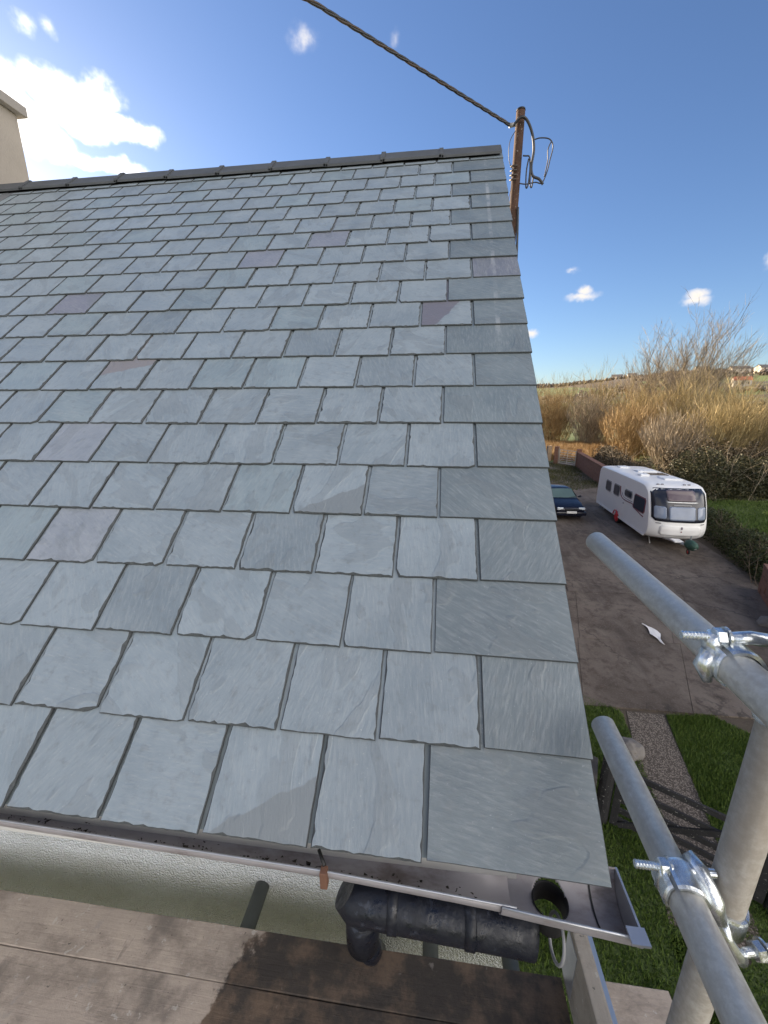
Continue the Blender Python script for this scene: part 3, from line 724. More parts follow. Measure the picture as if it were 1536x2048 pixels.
# black iron offset pipe under the gutter
pz = E - .1615; py = .012
pipe = H(tube_obj('rainwater_pipe', [(-.135, py - .011, pz - .006), (-.15, py - .010, pz - .004), (-.50, py, pz), (-.535, py + .002, pz - .004), (-.555, py + .004, pz + .012)], [.048, .049, .049, .047, .036], M_pipe, None, 28))
def PI_(o): o.parent = pipe; o.matrix_parent_inverse = pipe.matrix_world.inverted(); return o
PI_(tube_obj('elbow', [(-.512, py + .004, pz + .005), (-.515, py + .01, pz - .05), (-.517, py + .014, pz - .09)], [.038, .037, .035], M_pipe, None, 24))
PI_(tube_obj('socket', [(-.517, py + .014, pz - .06), (-.517, py + .014, pz - .066), (-.518, py + .016, pz - .17), (-.518, py + .016, pz - .172)], [.030, .041, .041, .034], M_pipe, None, 28))
PI_(tube_obj('downpipe', [(-.518, py + .016, pz - .15), (-.520, .15, pz - .45), (-.52, .245, pz - .65), (-.52, .255, .1)], [.034, .034, .034, .034], M_pipe, None, 20))
ring = []
for k in range(25):
    t = 2 * math.pi * k / 24; ring.append((-.088 + .006 * math.sin(t), py - .018 + .040 * math.cos(t), pz - .004 + .040 * math.sin(t)))
PI_(tube_obj('wire_ring', ring, .0035, M_greyp, None, 8, False))
PI_(tube_obj('collar', [(-.26, py - .008, pz - .002), (-.261, py - .008, pz - .002), (-.282, py - .007, pz - .002), (-.283, py - .007, pz - .002)], [.048, .0515, .0515, .048], M_pipe, None, 28))
PI_(tube_obj('collar', [(-.43, py - .002, pz), (-.431, py - .002, pz), (-.452, py - .002, pz), (-.453, py - .002, pz)], [.048, .0515, .0515, .048], M_pipe, None, 28))

# ------------------------------------------------------------------ scaffold
scaf = empty('scaffold', (.083, -.135, 0)); tag(scaf, 'galvanised tube scaffold with guard rails at the roof corner', 'scaffold')
bpy.context.view_layer.update()
def SC(o, p=None):
    p = p or scaf; o.parent = p; o.matrix_parent_inverse = p.matrix_world.inverted(); return o
TR = .02415
SC(hollow_tube('guard_rail', (.03, .36, E + .612), (.036, -1.75, E + .545), TR, M_galv, None))
SC(hollow_tube('guard_rail', (.014, .155, E + .250), (-.052, -1.75, E + .205), TR, M_galv, None))
SC(hollow_tube('standard', (.083, -.137, .02), (.083, -.137, E + 1.3), TR, M_galv_old, None))
SC(box_obj('base_plate', .008, .158, -.212, -.062, .012, .02, M_galv))
for xp in (.083, -2.1, -4.3):
    SC(hollow_tube('standard', (xp, -1.5, .02), (xp, -1.5, E + 1.3), TR, M_galv, None))
    if xp < 0: SC(hollow_tube('standard', (xp, -1.33 + 1.2 - .1, .02), (xp, -.23, E - .70), TR, M_galv, None))
SC(hollow_tube('ledger', (.5, -1.55, E - .72), (-5, -1.55, E - .72), TR, M_galv, None))
SC(hollow_tube('ledger', (.5, -.185, E - .72), (-5, -.185, E - .72), TR, M_galv, None))
zt = E - .668
for xp, ye in ((-.925, .300), (-.345, .212), (-.108, .225), (-2.2, .27), (-3.6, .27)):
    SC(hollow_tube('transom', (xp, ye, zt), (xp, -1.75, zt), TR, plain('dull_tube', (.13, .14, .13), .6, .5, .25, 20) if 'dull_tube' not in MATS else MATS['dull_tube'], None))
def arc_band(name, c, axis, r0, r1, half, a0, a1, mat, parent, up, n_=22):
    """a forged saddle: part of a ring round an axis; angles measured from `up`"""
    axis = Vector(axis).normalized(); up = (Vector(up) - axis * Vector(up).dot(axis)).normalized(); sd_ = axis.cross(up); c = Vector(c)
    V, F = [], []
    for i in range(n_ + 1):
        t = a0 + (a1 - a0) * i / n_; d = up * math.cos(t) + sd_ * math.sin(t)
        hw = half * (1 - .12 * math.cos(i * 2 * math.pi / n_))
        for r_, h_ in ((r0, -hw), (r1 - .0015, -hw), (r1, -hw * .8), (r1, hw * .8), (r1 - .0015, hw), (r0, hw)): V.append(c + d * r_ + axis * h_)
    for i in range(n_):
        for k in range(6):
            k2 = (k + 1) % 6; F.append((i * 6 + k, i * 6 + k2, (i + 1) * 6 + k2, (i + 1) * 6 + k))
    F.append(tuple(range(6))[::-1]); F.append(tuple(n_ * 6 + k for k in range(6)))
    return SC(mesh_obj(name, V, F, mat), parent)
def bolt(parent, p0, p1, r=.0062, nut_at=.3, thread=.35):
    p0, p1 = Vector(p0), Vector(p1); d = p1 - p0; L = d.length; u = d / L
    pts, rd = [], []; nt_ = int(L * thread / .0022)
    for i in range(nt_): pts.append(p0 + u * (i * .0022)); rd.append(r * (1.0 if i % 2 else .84))
    pts += [p0 + u * L * thread, p1]; rd += [r, r]
    b = SC(tube_obj('bolt', pts, rd, M_zinc, None, 16, True, False), parent)
    q = p0 + u * L * nut_at
    n_ = SC(tube_obj('nut', [q, q + u * .0015, q + u * .0115, q + u * .013], [r * 1.75, r * 2.05, r * 2.05, r * 1.75], M_zinc, None, 6, True, False), b)
    SC(tube_obj('washer', [q + u * .0135, q + u * .0165], [r * 2.35, r * 2.35], M_zinc, None, 20, True, False), b)
    return b
def lug(name, pts, rads, parent, sq=1): return SC(tube_obj(name, pts, rads, M_zinc, None, 10), parent)
def coupler(name, rail_p, rail_ax, std_p, bolt_tip, bolt_end, label):
    cpl = SC(empty(name, rail_p)); cpl['label'] = label; bpy.context.view_layer.update()
    rp, sp0 = Vector(rail_p), Vector(std_p)
    arc_band('saddle', rp, rail_ax, TR + .0004, TR + .0062, .023, R(-205), R(30), M_zinc, cpl, (0, 0, 1))
    arc_band('cap', rp, rail_ax, TR + .0004, TR + .0056, .019, R(42), R(150), M_zinc, cpl, (0, 0, 1))
    arc_band('saddle', sp0, (0, 0, 1), TR + .0004, TR + .0062, .023, R(-100), R(110), M_zinc, cpl, (rp - sp0))
    arc_band('cap', sp0, (0, 0, 1), TR + .0004, TR + .0056, .019, R(122), R(235), M_zinc, cpl, (rp - sp0))
    bolt(cpl, bolt_tip, bolt_end)
    return cpl
railA = Vector((.0335, -.098, E + .5975))
ca = coupler('coupler', railA, (0.003, -1, -.032), (.083, -.137, E + .560), (-.028, -.088, E + .6285), (.105, -.094, E + .632), 'zinc coupler with long threaded bolt on the upper rail')
lug('eye_lug', [(.012, -.094, E + .606), (.012, -.090, E + .622), (.013, -.089, E + .636)], [.012, .0125, .009], ca)
lug('hinge_arm', [(.020, -.092, E + .628), (.055, -.094, E + .6335), (.100, -.098, E + .630)], [.0085, .0095, .010], ca)
lug('flap', [(.006, -.098, E + .612), (-.0005, -.101, E + .592), (.006, -.106, E + .570)], [.010, .012, .006], ca)
railB = Vector((.0030, -.150, E + .2428))
cb = coupler('coupler', railB, (-.034, -1, -.0235), (.083, -.137, E + .185), (-.055, -.136, E + .258), (.055, -.140, E + .263), 'zinc double coupler joining the lower rail to the upright')
lug('eye_lug', [(-.014, -.140, E + .262), (-.016, -.145, E + .252), (-.023, -.152, E + .236)], [.008, .010, .008], cb)
lug('gate_arm', [(.028, -.118, E + .268), (.036, -.138, E + .262), (.043, -.165, E + .243), (.048, -.178, E + .222)], [.009, .0125, .0125, .008], cb)
lug('swing_link', [(.048, -.176, E + .226), (.055, -.186, E + .205), (.066, -.192, E + .186), (.074, -.190, E + .178)], [.0075, .0065, .009, .0095], cb)
bolt(cb, (.070, -.188, E + .182), (.125, -.176, E + .184), .006, .45, .2)

# boards (each one its own plank)
def plank(x0, x1, y0, y1, z1, th, mat, label, band=True, seed=0, mtx=None):
    bm = bmesh.new(); n_ = 26; rg = random.Random(seed); ring_ = []
    for i in range(n_ + 1):
        x = x0 + (x1 - x0) * i / n_
        w0, w1, w2 = (.0022 * noise.noise(Vector((x * 2.3, s * 7, seed))) for s in (0, 1, 2))
        ch = .0014 + .0012 * rg.random()
        sec = [(y0 + w0, z1 - th), (y1 + w1, z1 - th), (y1 + w1, z1 - ch + w2), (y1 + w1 - ch, z1 + w2), ((y0 + y1) / 2, z1 + w2 * 1.6), (y0 + w0 + ch, z1 + w2), (y0 + w0, z1 - ch + w2)]
        ring_.append([bm.verts.new((x, y, z)) for y, z in sec])
    for i in range(n_):
        for k in range(7): bm.faces.new((ring_[i][k], ring_[i][(k + 1) % 7], ring_[i + 1][(k + 1) % 7], ring_[i + 1][k]))
    bm.faces.new(ring_[0][::-1]); bm.faces.new(ring_[-1])
    if mtx is not None:
        for v in bm.verts: v.co = mtx @ v.co
    o = bm_obj('scaffold_board', bm, mat); tag(o, label, 'board', 'scaffold boards laid on the platform')
    return o
ZB = E - .605
bl_ = ['pale worn scaffold board with a dark wet stain, next to the wall', 'second scaffold board out from the wall', 'third scaffold board out from the wall', 'fourth scaffold board out from the wall', 'outermost scaffold board of the platform']
plank(-3.9, .016, .032, .152, ZB, .038, M_board_dark, 'narrow scaffold board with a dark wet stain, next to the wall', seed=1)
plank(-3.9, .014, -.196, .0305, ZB - .0005, .038, M_board_dark, 'stained full width scaffold board behind the narrow one', seed=2)
for i in range(5): plank(-3.9, .016 - .01 * i, -.424 - i * .229, -.201 - i * .229, ZB - .001 * i, .038, M_board, ('first', 'second', 'third', 'fourth', 'fifth')[i] + ' plain scaffold board outside the stained boards', seed=4 + i)
# toe board on edge across the end, with its metal end band
tb = bmesh.new(); add_box(tb, .020, .057, -1.5, .158, E - .60, E - .40, None, .003); tbo = bm_obj('toe_board', tb, M_toe)
tag(tbo, 'grey toe board on edge across the platform end, metal banded', 'board')
bpy.context.view_layer.update()
SC(box_obj('end_band', .018, .0595, .098, .160, E - .58, E - .42, M_gutlip), tbo)
SC(box_obj('edge_strip', .0575, .072, -.03, .157, E - .47, E - .415, plain('blue_grey_strip', (.33, .40, .50), .4, .5)), tbo)
o = plank(.116, .30, -1.2, .162, ZB - .005, .038, M_board, 'short pale plank lying outside the toe board', seed=14)
# ------------------------------------------------------------------ pole, cable
PX, PY, PZT = .815, 6.95, 10.66
pole = empty('utility_pole', (PX, PY, 0)); tag(pole, 'brown wooden utility pole with coiled black cables beyond the gable', 'pole'); bpy.context.view_layer.update()
SC(tube_obj('pole_shaft', [(PX - .03, PY, -.2), (PX - .02, PY, 4), (PX, PY, 8), (PX + .012, PY, PZT - .02), (PX + .012, PY, PZT)], [.10, .086, .074, .066, .056], M_pole, None, 20), pole)
SC(tube_obj('cap', [(PX + .012, PY, PZT - .01), (PX + .012, PY, PZT + .012)], [.070, .064], M_black, None, 16), pole)
def wavy(pts, n_=8):
    out = []
    for i in range(len(pts) - 1):
        p0 = Vector(pts[max(i - 1, 0)]); p1 = Vector(pts[i]); p2 = Vector(pts[i + 1]); p3 = Vector(pts[min(i + 2, len(pts) - 1)])
        for k in range(n_):
            t = k / n_; out.append(.5 * ((2 * p1) + (p2 - p0) * t + (2 * p0 - 5 * p1 + 4 * p2 - p3) * t * t + (3 * p1 - p0 - 3 * p2 + p3) * t ** 3))
    out.append(Vector(pts[-1])); return out
def loopc(name, pts, r, mat=None):
    r *= .8; return SC(tube_obj(name, wavy([(PX + a_, PY + b_, PZT + c_) for a_, b_, c_ in pts]), r, mat or M_cable, None, 8), pole)
loopc('cable_tail', [(-.10, -.1, -.24), (0, -.13, -.16), (.10, -.10, -.19), (.20, -.06, -.35), (.24, -.05, -.55), (.22, -.06, -.75), (.25, -.06, -.88), (.35, -.06, -.93), (.42, -.05, -1.0)], .024)
loopc('cable_loop', [(.22, -.06, -.42), (.32, -.06, -.40), (.46, -.05, -.42), (.52, -.05, -.52), (.49, -.05, -.70), (.46, -.05, -.85), (.40, -.05, -.98), (.30, -.06, -.97), (.16, -.07, -.99), (.06, -.08, -.98)], .011)
loopc('cable_loop', [(.49, -.05, -.45), (.45, -.05, -.55), (.46, -.05, -.70), (.43, -.05, -.90)], .010)
loopc('cable_loop', [(.08, -.08, -.62), (.12, -.07, -.62), (.18, -.07, -.64), (.20, -.07, -.80), (.19, -.07, -1.0), (.16, -.07, -1.03), (.15, -.07, -.82), (.17, -.07, -.66)], .013)
loopc('cable_loop', [(.19, -.07, -.68), (.21, -.07, -.85), (.22, -.07, -1.0), (.25, -.06, -1.03), (.26, -.06, -.9)], .013)
loopc('thin_wire', [(-.06, -.09, -.30), (-.13, -.09, -.42), (-.14, -.09, -.58), (-.11, -.09, -.72), (-.05, -.09, -.80)], .007)
loopc('thin_wire', [(-.05, -.09, -.80), (-.08, -.1, -1.1), (-.16, -.12, -1.45), (-.22, -.14, -1.8)], .006)
loopc('riser_cable', [(.06, -.08, -1.3), (.085, -.07, -1.7), (.10, -.06, -2.05), (.085, -.06, -2.4), (.05, -.07, -2.8), (.04, -.08, -4), (.04, -.09, -7)], .022)
for i, zz in enumerate((-.74, -.80, -.86, -.92)): SC(tube_obj('binding', [(PX - .09, PY - .06, PZT + zz), (PX - .06, PY - .10, PZT + zz - .01), (PX, PY - .108, PZT + zz - .015)], .014, M_cable2, None, 8), pole)
SC(tube_obj('cable_clamp', [(PX - .16, PY - .10, PZT - .235), (PX - .06, PY - .09, PZT - .22)], [.03, .026], M_greyp, None, 10), pole)
# overhead twisted cable to the next pole behind the photographer
p1 = Vector((PX - .15, PY - .11, PZT - .235)); pd = Vector((-1.813, 4.996, 10.73)) - p1; p2 = p1 + pd * 13; p2.z = 10.2
cab = empty('overhead_cable', p1); tag(cab, 'thick twisted black overhead cable running from the pole top', 'cable'); bpy.context.view_layer.update()
N = 620
for q in range(3):
    pts = []
    for i in range(N + 1):
        t = i / N; t = t ** 1.6
        p = p1.lerp(p2, t); p.z += .26 * 4 * t * (1 - t) * -.25 + (.30 * min(1, t * 13) if t < .5 else .30 * (1 - t) * 2)
        L_ = t * pd.length * 13; a_ = L_ * 13 + q * 2.094; pts.append(p + Vector((.0 + .012 * math.cos(a_) * .55, .012 * math.cos(a_) * .8, .013 * math.sin(a_))))
    SC(tube_obj('strand', pts, .0135, M_cable if q else M_cable2, None, 6), cab)
pole2 = empty('utility_pole', (p2.x - .1, p2.y, 0)); tag(pole2, 'second wooden utility pole carrying the far end of the cable', 'pole'); bpy.context.view_layer.update()
SC(tube_obj('pole_shaft', [(p2.x - .1, p2.y, -.2), (p2.x - .1, p2.y, 10.7)], [.12, .085], M_pole, None, 16), pole2)

# ------------------------------------------------------------------ caravan
CVR = Vector((9.61, 23.95, 0)); cf = Vector((-.06681, -.99777, 0)); cr = Vector((.99777, -.06681, 0))
cgz = G(9.6, 20.5) + .035
cmat = Matrix((cr, -cf, Vector((0, 0, 1)))).transposed().to_4x4()      # local x = across to the right, y = backwards, z = up
cmat.translation = CVR + Vector((0, 0, cgz))
cvan = empty('caravan'); cvan.matrix_world = cmat; tag(cvan, 'white touring caravan with dark front windows parked beside the hedge', 'caravan')
CW = 2.28
def cprof():
    # (length forward, height, frontness)
    return [(.02, .40, 0), (0, .55, 0), (0, 1.3, 0), (.02, 2.2, 0), (.08, 2.46, 0), (.22, 2.58, 0), (.6, 2.62, 0), (2, 2.64, 0), (3.5, 2.64, 0), (5, 2.64, 0), (5.7, 2.63, .1), (6.1, 2.58, .35), (6.4, 2.47, .7), (6.62, 2.28, .9),
            (6.78, 2.05, 1), (6.92, 1.75, 1), (7.04, 1.42, 1), (7.12, 1.12, 1), (7.17, .85, 1), (7.14, .62, 1), (7.04, .46, 1), (6.85, .36, 1), (6.2, .34, .4), (3, .34, 0)]
def cpt(l, z, f, x, out=0):
    u = x / (CW / 2); au = abs(u)
    l2 = l - f * .42 * au ** 3.2; z2 = z
    if z > 2.3: z2 = z - .10 * au ** 10
    xx = CW / 2 + x
    # outward push
    return Vector((xx, -l2, z2))
cst = [-CW / 2 * v for v in (1, .985, .95, .88, .75, .55, .3, 0)]; cst = cst + [-v for v in cst[:-1][::-1]]
pf = cprof(); V, F = [], []; npf = len(pf)
for x in cst:
    for l, z, f in pf: V.append(cpt(l, z, f, x))
for i in range(len(cst) - 1):
    for k in range(npf): k2 = (k + 1) % npf; F.append((i * npf + k, (i + 1) * npf + k, (i + 1) * npf + k2, i * npf + k2))
F.append(tuple(range(npf))); F.append(tuple((len(cst) - 1) * npf + k for k in range(npf))[::-1])
body = mesh_obj('body', V, F, M_white, cvan)
for p in body.data.polygons: p.use_smooth = len(p.vertices) == 4
bmm = bmesh.new(); bmm.from_mesh(body.data); bmesh.ops.recalc_face_normals(bmm, faces=bmm.faces); bmm.to_mesh(body.data); bmm.free()
def pint(z):        # profile on the front face at a height
    for a_, b_ in zip(pf[10:21], pf[11:22]):
        if b_[1] <= z <= a_[1]:
            t = (a_[1] - z) / (a_[1] - b_[1]); return a_[0] + (b_[0] - a_[0]) * t, a_[2] + (b_[2] - a_[2]) * t
    return pf[20][0], 1
def front_patch(name, x0, x1, z0, z1, off, mat, parent, r=.08, nx_=16, nz_=10, taper=0):
    V, F = [], []
    for j in range(nz_ + 1):
        z = z0 + (z1 - z0) * j / nz_
        k_ = 0
        dz_ = min(z - z0, z1 - z)
        if dz_ < r: k_ = r - math.sqrt(max(0, r * r - (r - dz_) ** 2))
        tp = taper * j / nz_
        for i in range(nx_ + 1):
            x = (x0 + k_ + tp) + (x1 - x0 - 2 * k_ - 2 * tp) * i / nx_
            l, f = pint(z); p = cpt(l, z, f, x); p.y -= off; p.z += off * .35; V.append(p)
    m_ = nx_ + 1
    for j in range(nz_):
        for i in range(nx_): F.append((j * m_ + i, j * m_ + i + 1, (j + 1) * m_ + i + 1, (j + 1) * m_ + i))
    o = mesh_obj(name, V, F, mat, parent, True); sm = o.modifiers.new('thick', 'SOLIDIFY'); sm.thickness = .02; sm.offset = -1
    return o
pan = front_patch('front_panel', -1.07, 1.05, 1.16, 2.50, .022, M_dkpanel, cvan, .12)
front_patch('front_window', -.50, .50, 1.24, 1.80, .034, M_glassl, pan, .05)
front_patch('side_window', -1.00, -.60, 1.27, 1.78, .034, M_glassl, pan, .05)
front_patch('side_window', .60, .99, 1.27, 1.78, .034, M_glassl, pan, .05)
front_patch('skylight', -.55, .55, 2.02, 2.44, .036, plain('skylight_glass', (.13, .10, .11), .1), pan, .05)
front_patch('trim_bar', -.62, .62, 1.955, 1.985, .045, M_steel, pan, .01)
front_patch('trim_bar', -.35, .35, 1.84, 1.87, .045, M_greyp, pan, .01)
front_patch('gas_locker_lid', -.80, .80, .56, 1.02, .012, M_white, cvan, .14)
front_patch('emblem', -.035, .035, .86, .98, .03, M_stripe, cvan, .03)
front_patch('emblem_dot', -.025, .025, .74, .79, .03, M_maroon, cvan, .02)
for xs_ in (-.85, .85): front_patch('marker_light', xs_ - .09, xs_ + .09, 1.06, 1.10, .028, M_greyp, cvan, .015)
def sidebox(name, l0, l1, z0, z1, off, mat, parent, bev=.03):
    bm = bmesh.new(); add_box(bm, -off, .015, -l1, -l0, z0, z1)
    es = [e for e in bm.edges if abs(e.verts[0].co.x - e.verts[1].co.x) > off * .9]
    bmesh.ops.bevel(bm, geom=es, offset=bev, segments=3, affect='EDGES'); return bm_obj(name, bm, mat, parent)
for l0, l1, z0, z1 in ((1.27, 2.06, 1.37, 1.97), (2.45, 3.26, 1.38, 1.98), (3.9, 4.8, 1.60, 1.97), (5.05, 6.25, 1.26, 1.97)):
    w_ = sidebox('window', l0, l1, z0, z1, .022, M_maroon if l0 > 5 else M_greyp, cvan, .07)
    sidebox('pane', l0 + .05, l1 - .05, z0 + .05, z1 - .05, .030, M_glassd, w_, .05)
dr = sidebox('door', 3.42, 4.02, .46, 2.1, .008, M_white, cvan, .05); sidebox('door_handle', 3.9, 3.98, 1.2, 1.26, .04, M_greyp, dr, .01)
V, F = tube_vf(wavy([(-.012, -3.30, 1.98), (-.012, -3.42, 1.62), (-.012, -3.75, 1.43), (-.012, -4.3, 1.40), (-.012, -5.0, 1.42), (-.012, -5.15, 1.30), (-.012, -6.2, 1.13)]), .022, 6); mesh_obj('side_stripe', V, F, M_maroon, cvan)
V, F = tube_vf(wavy([(-.010, -3.55, 1.72), (-.010, -3.9, 1.52), (-.010, -4.9, 1.50)]), .014, 6); mesh_obj('side_stripe', V, F, M_stripe, cvan)
sidebox('skirt', .1, 6.5, .34, .42, .02, M_white, cvan, .01)
def wheel(name, loc, rad, wid, parent, mrim):
    n_ = 24; V, F = [], []
    for x, r_ in ((-wid / 2, rad * .7), (-wid / 2, rad * .94), (-wid / 3, rad), (wid / 3, rad), (wid / 2, rad * .94), (wid / 2, rad * .7)):
        for k in range(n_): V.append((loc[0] + x, loc[1] + r_ * math.cos(k * 2 * math.pi / n_), loc[2] + r_ * math.sin(k * 2 * math.pi / n_)))
    for i in range(5):
        for k in range(n_): F.append((i * n_ + k, i * n_ + (k + 1) % n_, (i + 1) * n_ + (k + 1) % n_, (i + 1) * n_ + k))
    t = mesh_obj(name, V, F, M_rubber, parent)
    V, F = [], []
    for x, r_ in ((-wid / 2 + .012, 0.001), (-wid / 2 + .004, rad * .25), (-wid / 2 + .03, rad * .35), (-wid / 2 + .015, rad * .69), (wid / 2 - .015, rad * .69), (wid / 2 - .004, .001)):
        for k in range(n_): V.append((loc[0] + x, loc[1] + r_ * math.cos(k * 2 * math.pi / n_), loc[2] + r_ * math.sin(k * 2 * math.pi / n_)))
    for i in range(5):
        for k in range(n_): F.append((i * n_ + k, i * n_ + (k + 1) % n_, (i + 1) * n_ + (k + 1) % n_, (i + 1) * n_ + k))
    mesh_obj('rim', V, F, mrim, t); return t
wheel('wheel', (.10, -3.3, .325), .325, .2, cvan, M_greyp); wheel('wheel', (CW - .10, -3.3, .325), .325, .2, cvan, M_greyp)
V, F = tube_vf(wavy([(-.06, -2.93, .40), (-.07, -3.1, .62), (-.075, -3.35, .66), (-.07, -3.62, .48)]), [.03] * 25, 8)
cl = mesh_obj('wheel_clamp', V, F, M_red, cvan)
V, F = [], []
for x, r_ in ((-.03, .001), (-.05, .16), (-.012, .24), (.0, .25)):
    for k in range(20): V.append((x - .005, -3.3 + r_ * math.cos(k * math.pi / 10), .325 + r_ * math.sin(k * math.pi / 10)))
for i in range(3):
    for k in range(20): F.append((i * 20 + k, i * 20 + (k + 1) % 20, (i + 1) * 20 + (k + 1) % 20, (i + 1) * 20 + k))
mesh_obj('clamp_disc', V, F, M_red, cl)
for (l, x, w_, d_, h_) in ((1.2, .75, .5, .5, .07), (2.6, 1.3, .9, .6, .09), (3.9, .7, .4, .4, .10), (4.7, 1.5, .75, .75, .08)):
    bm = bmesh.new(); add_box(bm, x - w_ / 2, x + w_ / 2, -l - d_ / 2, -l + d_ / 2, 2.62, 2.63 + h_, None, .03); bm_obj('roof_hatch', bm, M_whiter, cvan)
bm = bmesh.new(); add_box(bm, 1.0, 1.9, -3.75, -3.1, 2.62, 2.665, None, .01); bm_obj('solar_panel', bm, M_dkpanel, cvan)
for x in (.45, .62, 1.5, 1.68):
    bm = bmesh.new(); add_box(bm, x - .05, x + .05, -6.06, -5.98, 2.56, 2.64, None, .015); bm_obj('roof_light', bm, M_greyp, cvan)
for s_ in (-1, 1):
    V, F = tube_vf([(CW / 2 + s_ * .55, -6.9, .42), (CW / 2 + s_ * .06, -8.02, .44)], .045, 8); mesh_obj('drawbar', V, F, M_steel, cvan)
bm = bmesh.new(); add_box(bm, CW / 2 - .07, CW / 2 + .07, -8.35, -7.85, .40, .52, None, .03); bm_obj('hitch', bm, M_steel, cvan)
V, F = tube_vf([(CW / 2 + .1, -7.75, .10), (CW / 2 + .1, -7.75, .80)], .025, 8); jk = mesh_obj('jockey_post', V, F, M_steel, cvan)
wheel('jockey_wheel', (CW / 2 + .1, -7.75, .11), .11, .06, cvan, M_red)
bm = bmesh.new(); bmesh.ops.create_icosphere(bm, subdivisions=3, radius=1)
for v in bm.verts:
    n_ = 1 + .18 * noise.noise(v.co * 2.5); v.co = Vector((CW / 2 + v.co.x * .20 * n_, -8.05 + v.co.y * .34 * n_, .50 + v.co.z * .20 * n_))
bm_obj('hitch_cover', bm, M_dkgreen, cvan, True)
bm = bmesh.new(); add_box(bm, CW / 2 - .45, CW / 2 - .1, -7.72, -7.3, .46, .52, None, .015); bm_obj('a_frame_cover', bm, M_white, cvan)
for x, l in ((.25, .5), (CW - .25, .5), (.3, 6.3), (CW - .3, 6.3)):
    V, F = tube_vf([(x, -l, .36), (x, -l - .25, .012)], .025, 6); mesh_obj('corner_steady', V, F, M_steel, cvan)

# ------------------------------------------------------------------ car
ccz = G(7, 22.5) + .035
car = empty('parked_car', (7.12, 20.72, ccz), R(3)); tag(car, 'dark navy hatchback car parked facing the house', 'car')
# sections along +y (backwards): y, half width low, half width belt, z low, z belt, z top, half width top
cs_ = [(0, .60, .62, .30, .56, .60, .56), (.10, .74, .76, .22, .64, .69, .66), (.45, .81, .81, .20, .76, .82, .72), (.95, .82, .82, .20, .86, .91, .72), (1.15, .82, .82, .20, .90, .96, .70),
       (1.75, .83, .82, .20, .93, 1.38, .60), (2.1, .83, .82, .20, .94, 1.44, .58), (3.0, .83, .82, .20, .95, 1.43, .57), (3.5, .82, .81, .22, .96, 1.32, .56), (3.85, .80, .78, .26, .96, 1.02, .62), (3.95, .70, .70, .35, .80, .85, .60)]
V, F = [], []
for y, wl_, wb_, zl, zb_, zt_, wt in cs_:
    V += [Vector(p) for p in ((-wl_ * .93, y, zl), (-wl_, y, zl + .12), (-wb_, y, (zl + zb_) / 2 + .05), (-wb_ * .985, y, zb_), (-wt, y, zt_ - .03), (-wt * .85, y, zt_), (0, y, zt_ + .015),
                              (wt * .85, y, zt_), (wt, y, zt_ - .03), (wb_ * .985, y, zb_), (wb_, y, (zl + zb_) / 2 + .05), (wl_, y, zl + .12), (wl_ * .93, y, zl))]
for i in range(len(cs_) - 1):
    for k in range(13): k2 = (k + 1) % 13; F.append((i * 13 + k, i * 13 + k2, (i + 1) * 13 + k2, (i + 1) * 13 + k))
F.append(tuple(range(13))[::-1]); F.append(tuple((len(cs_) - 1) * 13 + k for k in range(13)))
cb_ = mesh_obj('body', V, F, M_navy, car, True); s_ = cb_.modifiers.new('s', 'SUBSURF'); s_.levels = 1; s_.render_levels = 2
def quad(name, pts, mat, parent, th=.012):
    o = mesh_obj(name, pts, [tuple(range(len(pts)))], mat, parent); sm = o.modifiers.new('t', 'SOLIDIFY'); sm.thickness = th; sm.offset = 0; return o
quad('windscreen', [(-.66, 1.17, .985), (0, 1.10, .995), (.66, 1.17, .985), (.545, 1.72, 1.375), (0, 1.69, 1.40), (-.545, 1.72, 1.375)], M_screen, car)
for s_ in (-1, 1):
    quad('side_window', [(s_ * .795, 1.35, .985), (s_ * .60, 1.85, 1.36), (s_ * .59, 2.9, 1.37), (s_ * .79, 3.2, 1.0)], M_glassd, car)
    V, F = tube_vf([(s_ * .80, 1.35, 1.0), (s_ * .92, 1.33, 1.02), (s_ * .98, 1.33, 1.04)], [.02, .07, .055], 8); mesh_obj('mirror', V, F, M_navy, car, True)
    bm = bmesh.new(); add_box(bm, s_ * .56 - .16, s_ * .56 + .16, -.012 if 1 else 0, .10, .555, .685, Matrix.Rotation(0, 4, 'Z'), .03); o = bm_obj('headlight', bm, M_lamp, car); o.location = (0, .045, 0)
    for yy in (.72, 3.25): wheel('wheel', (s_ * .73, yy, .29), .29, .18, car, M_greyp)
bm = bmesh.new(); add_box(bm, -.78, .78, -.07, .16, .26, .46, None, .05); bm_obj('bumper', bm, M_navy, car)
bm = bmesh.new(); add_box(bm, -.34, .34, -.02, .06, .52, .62, None, .015); bm_obj('grille', bm, M_black, car)
bm = bmesh.new(); add_box(bm, -.26, .26, -.10, -.06, .40, .51, None, .004); bm_obj('number_plate', bm, M_plate, car)
for xx in (-.3, .25): 
    V, F = tube_vf([(xx, 1.12, 1.0), (xx + .42, 1.22, 1.05)], .008, 6); mesh_obj('wiper', V, F, M_black, car)

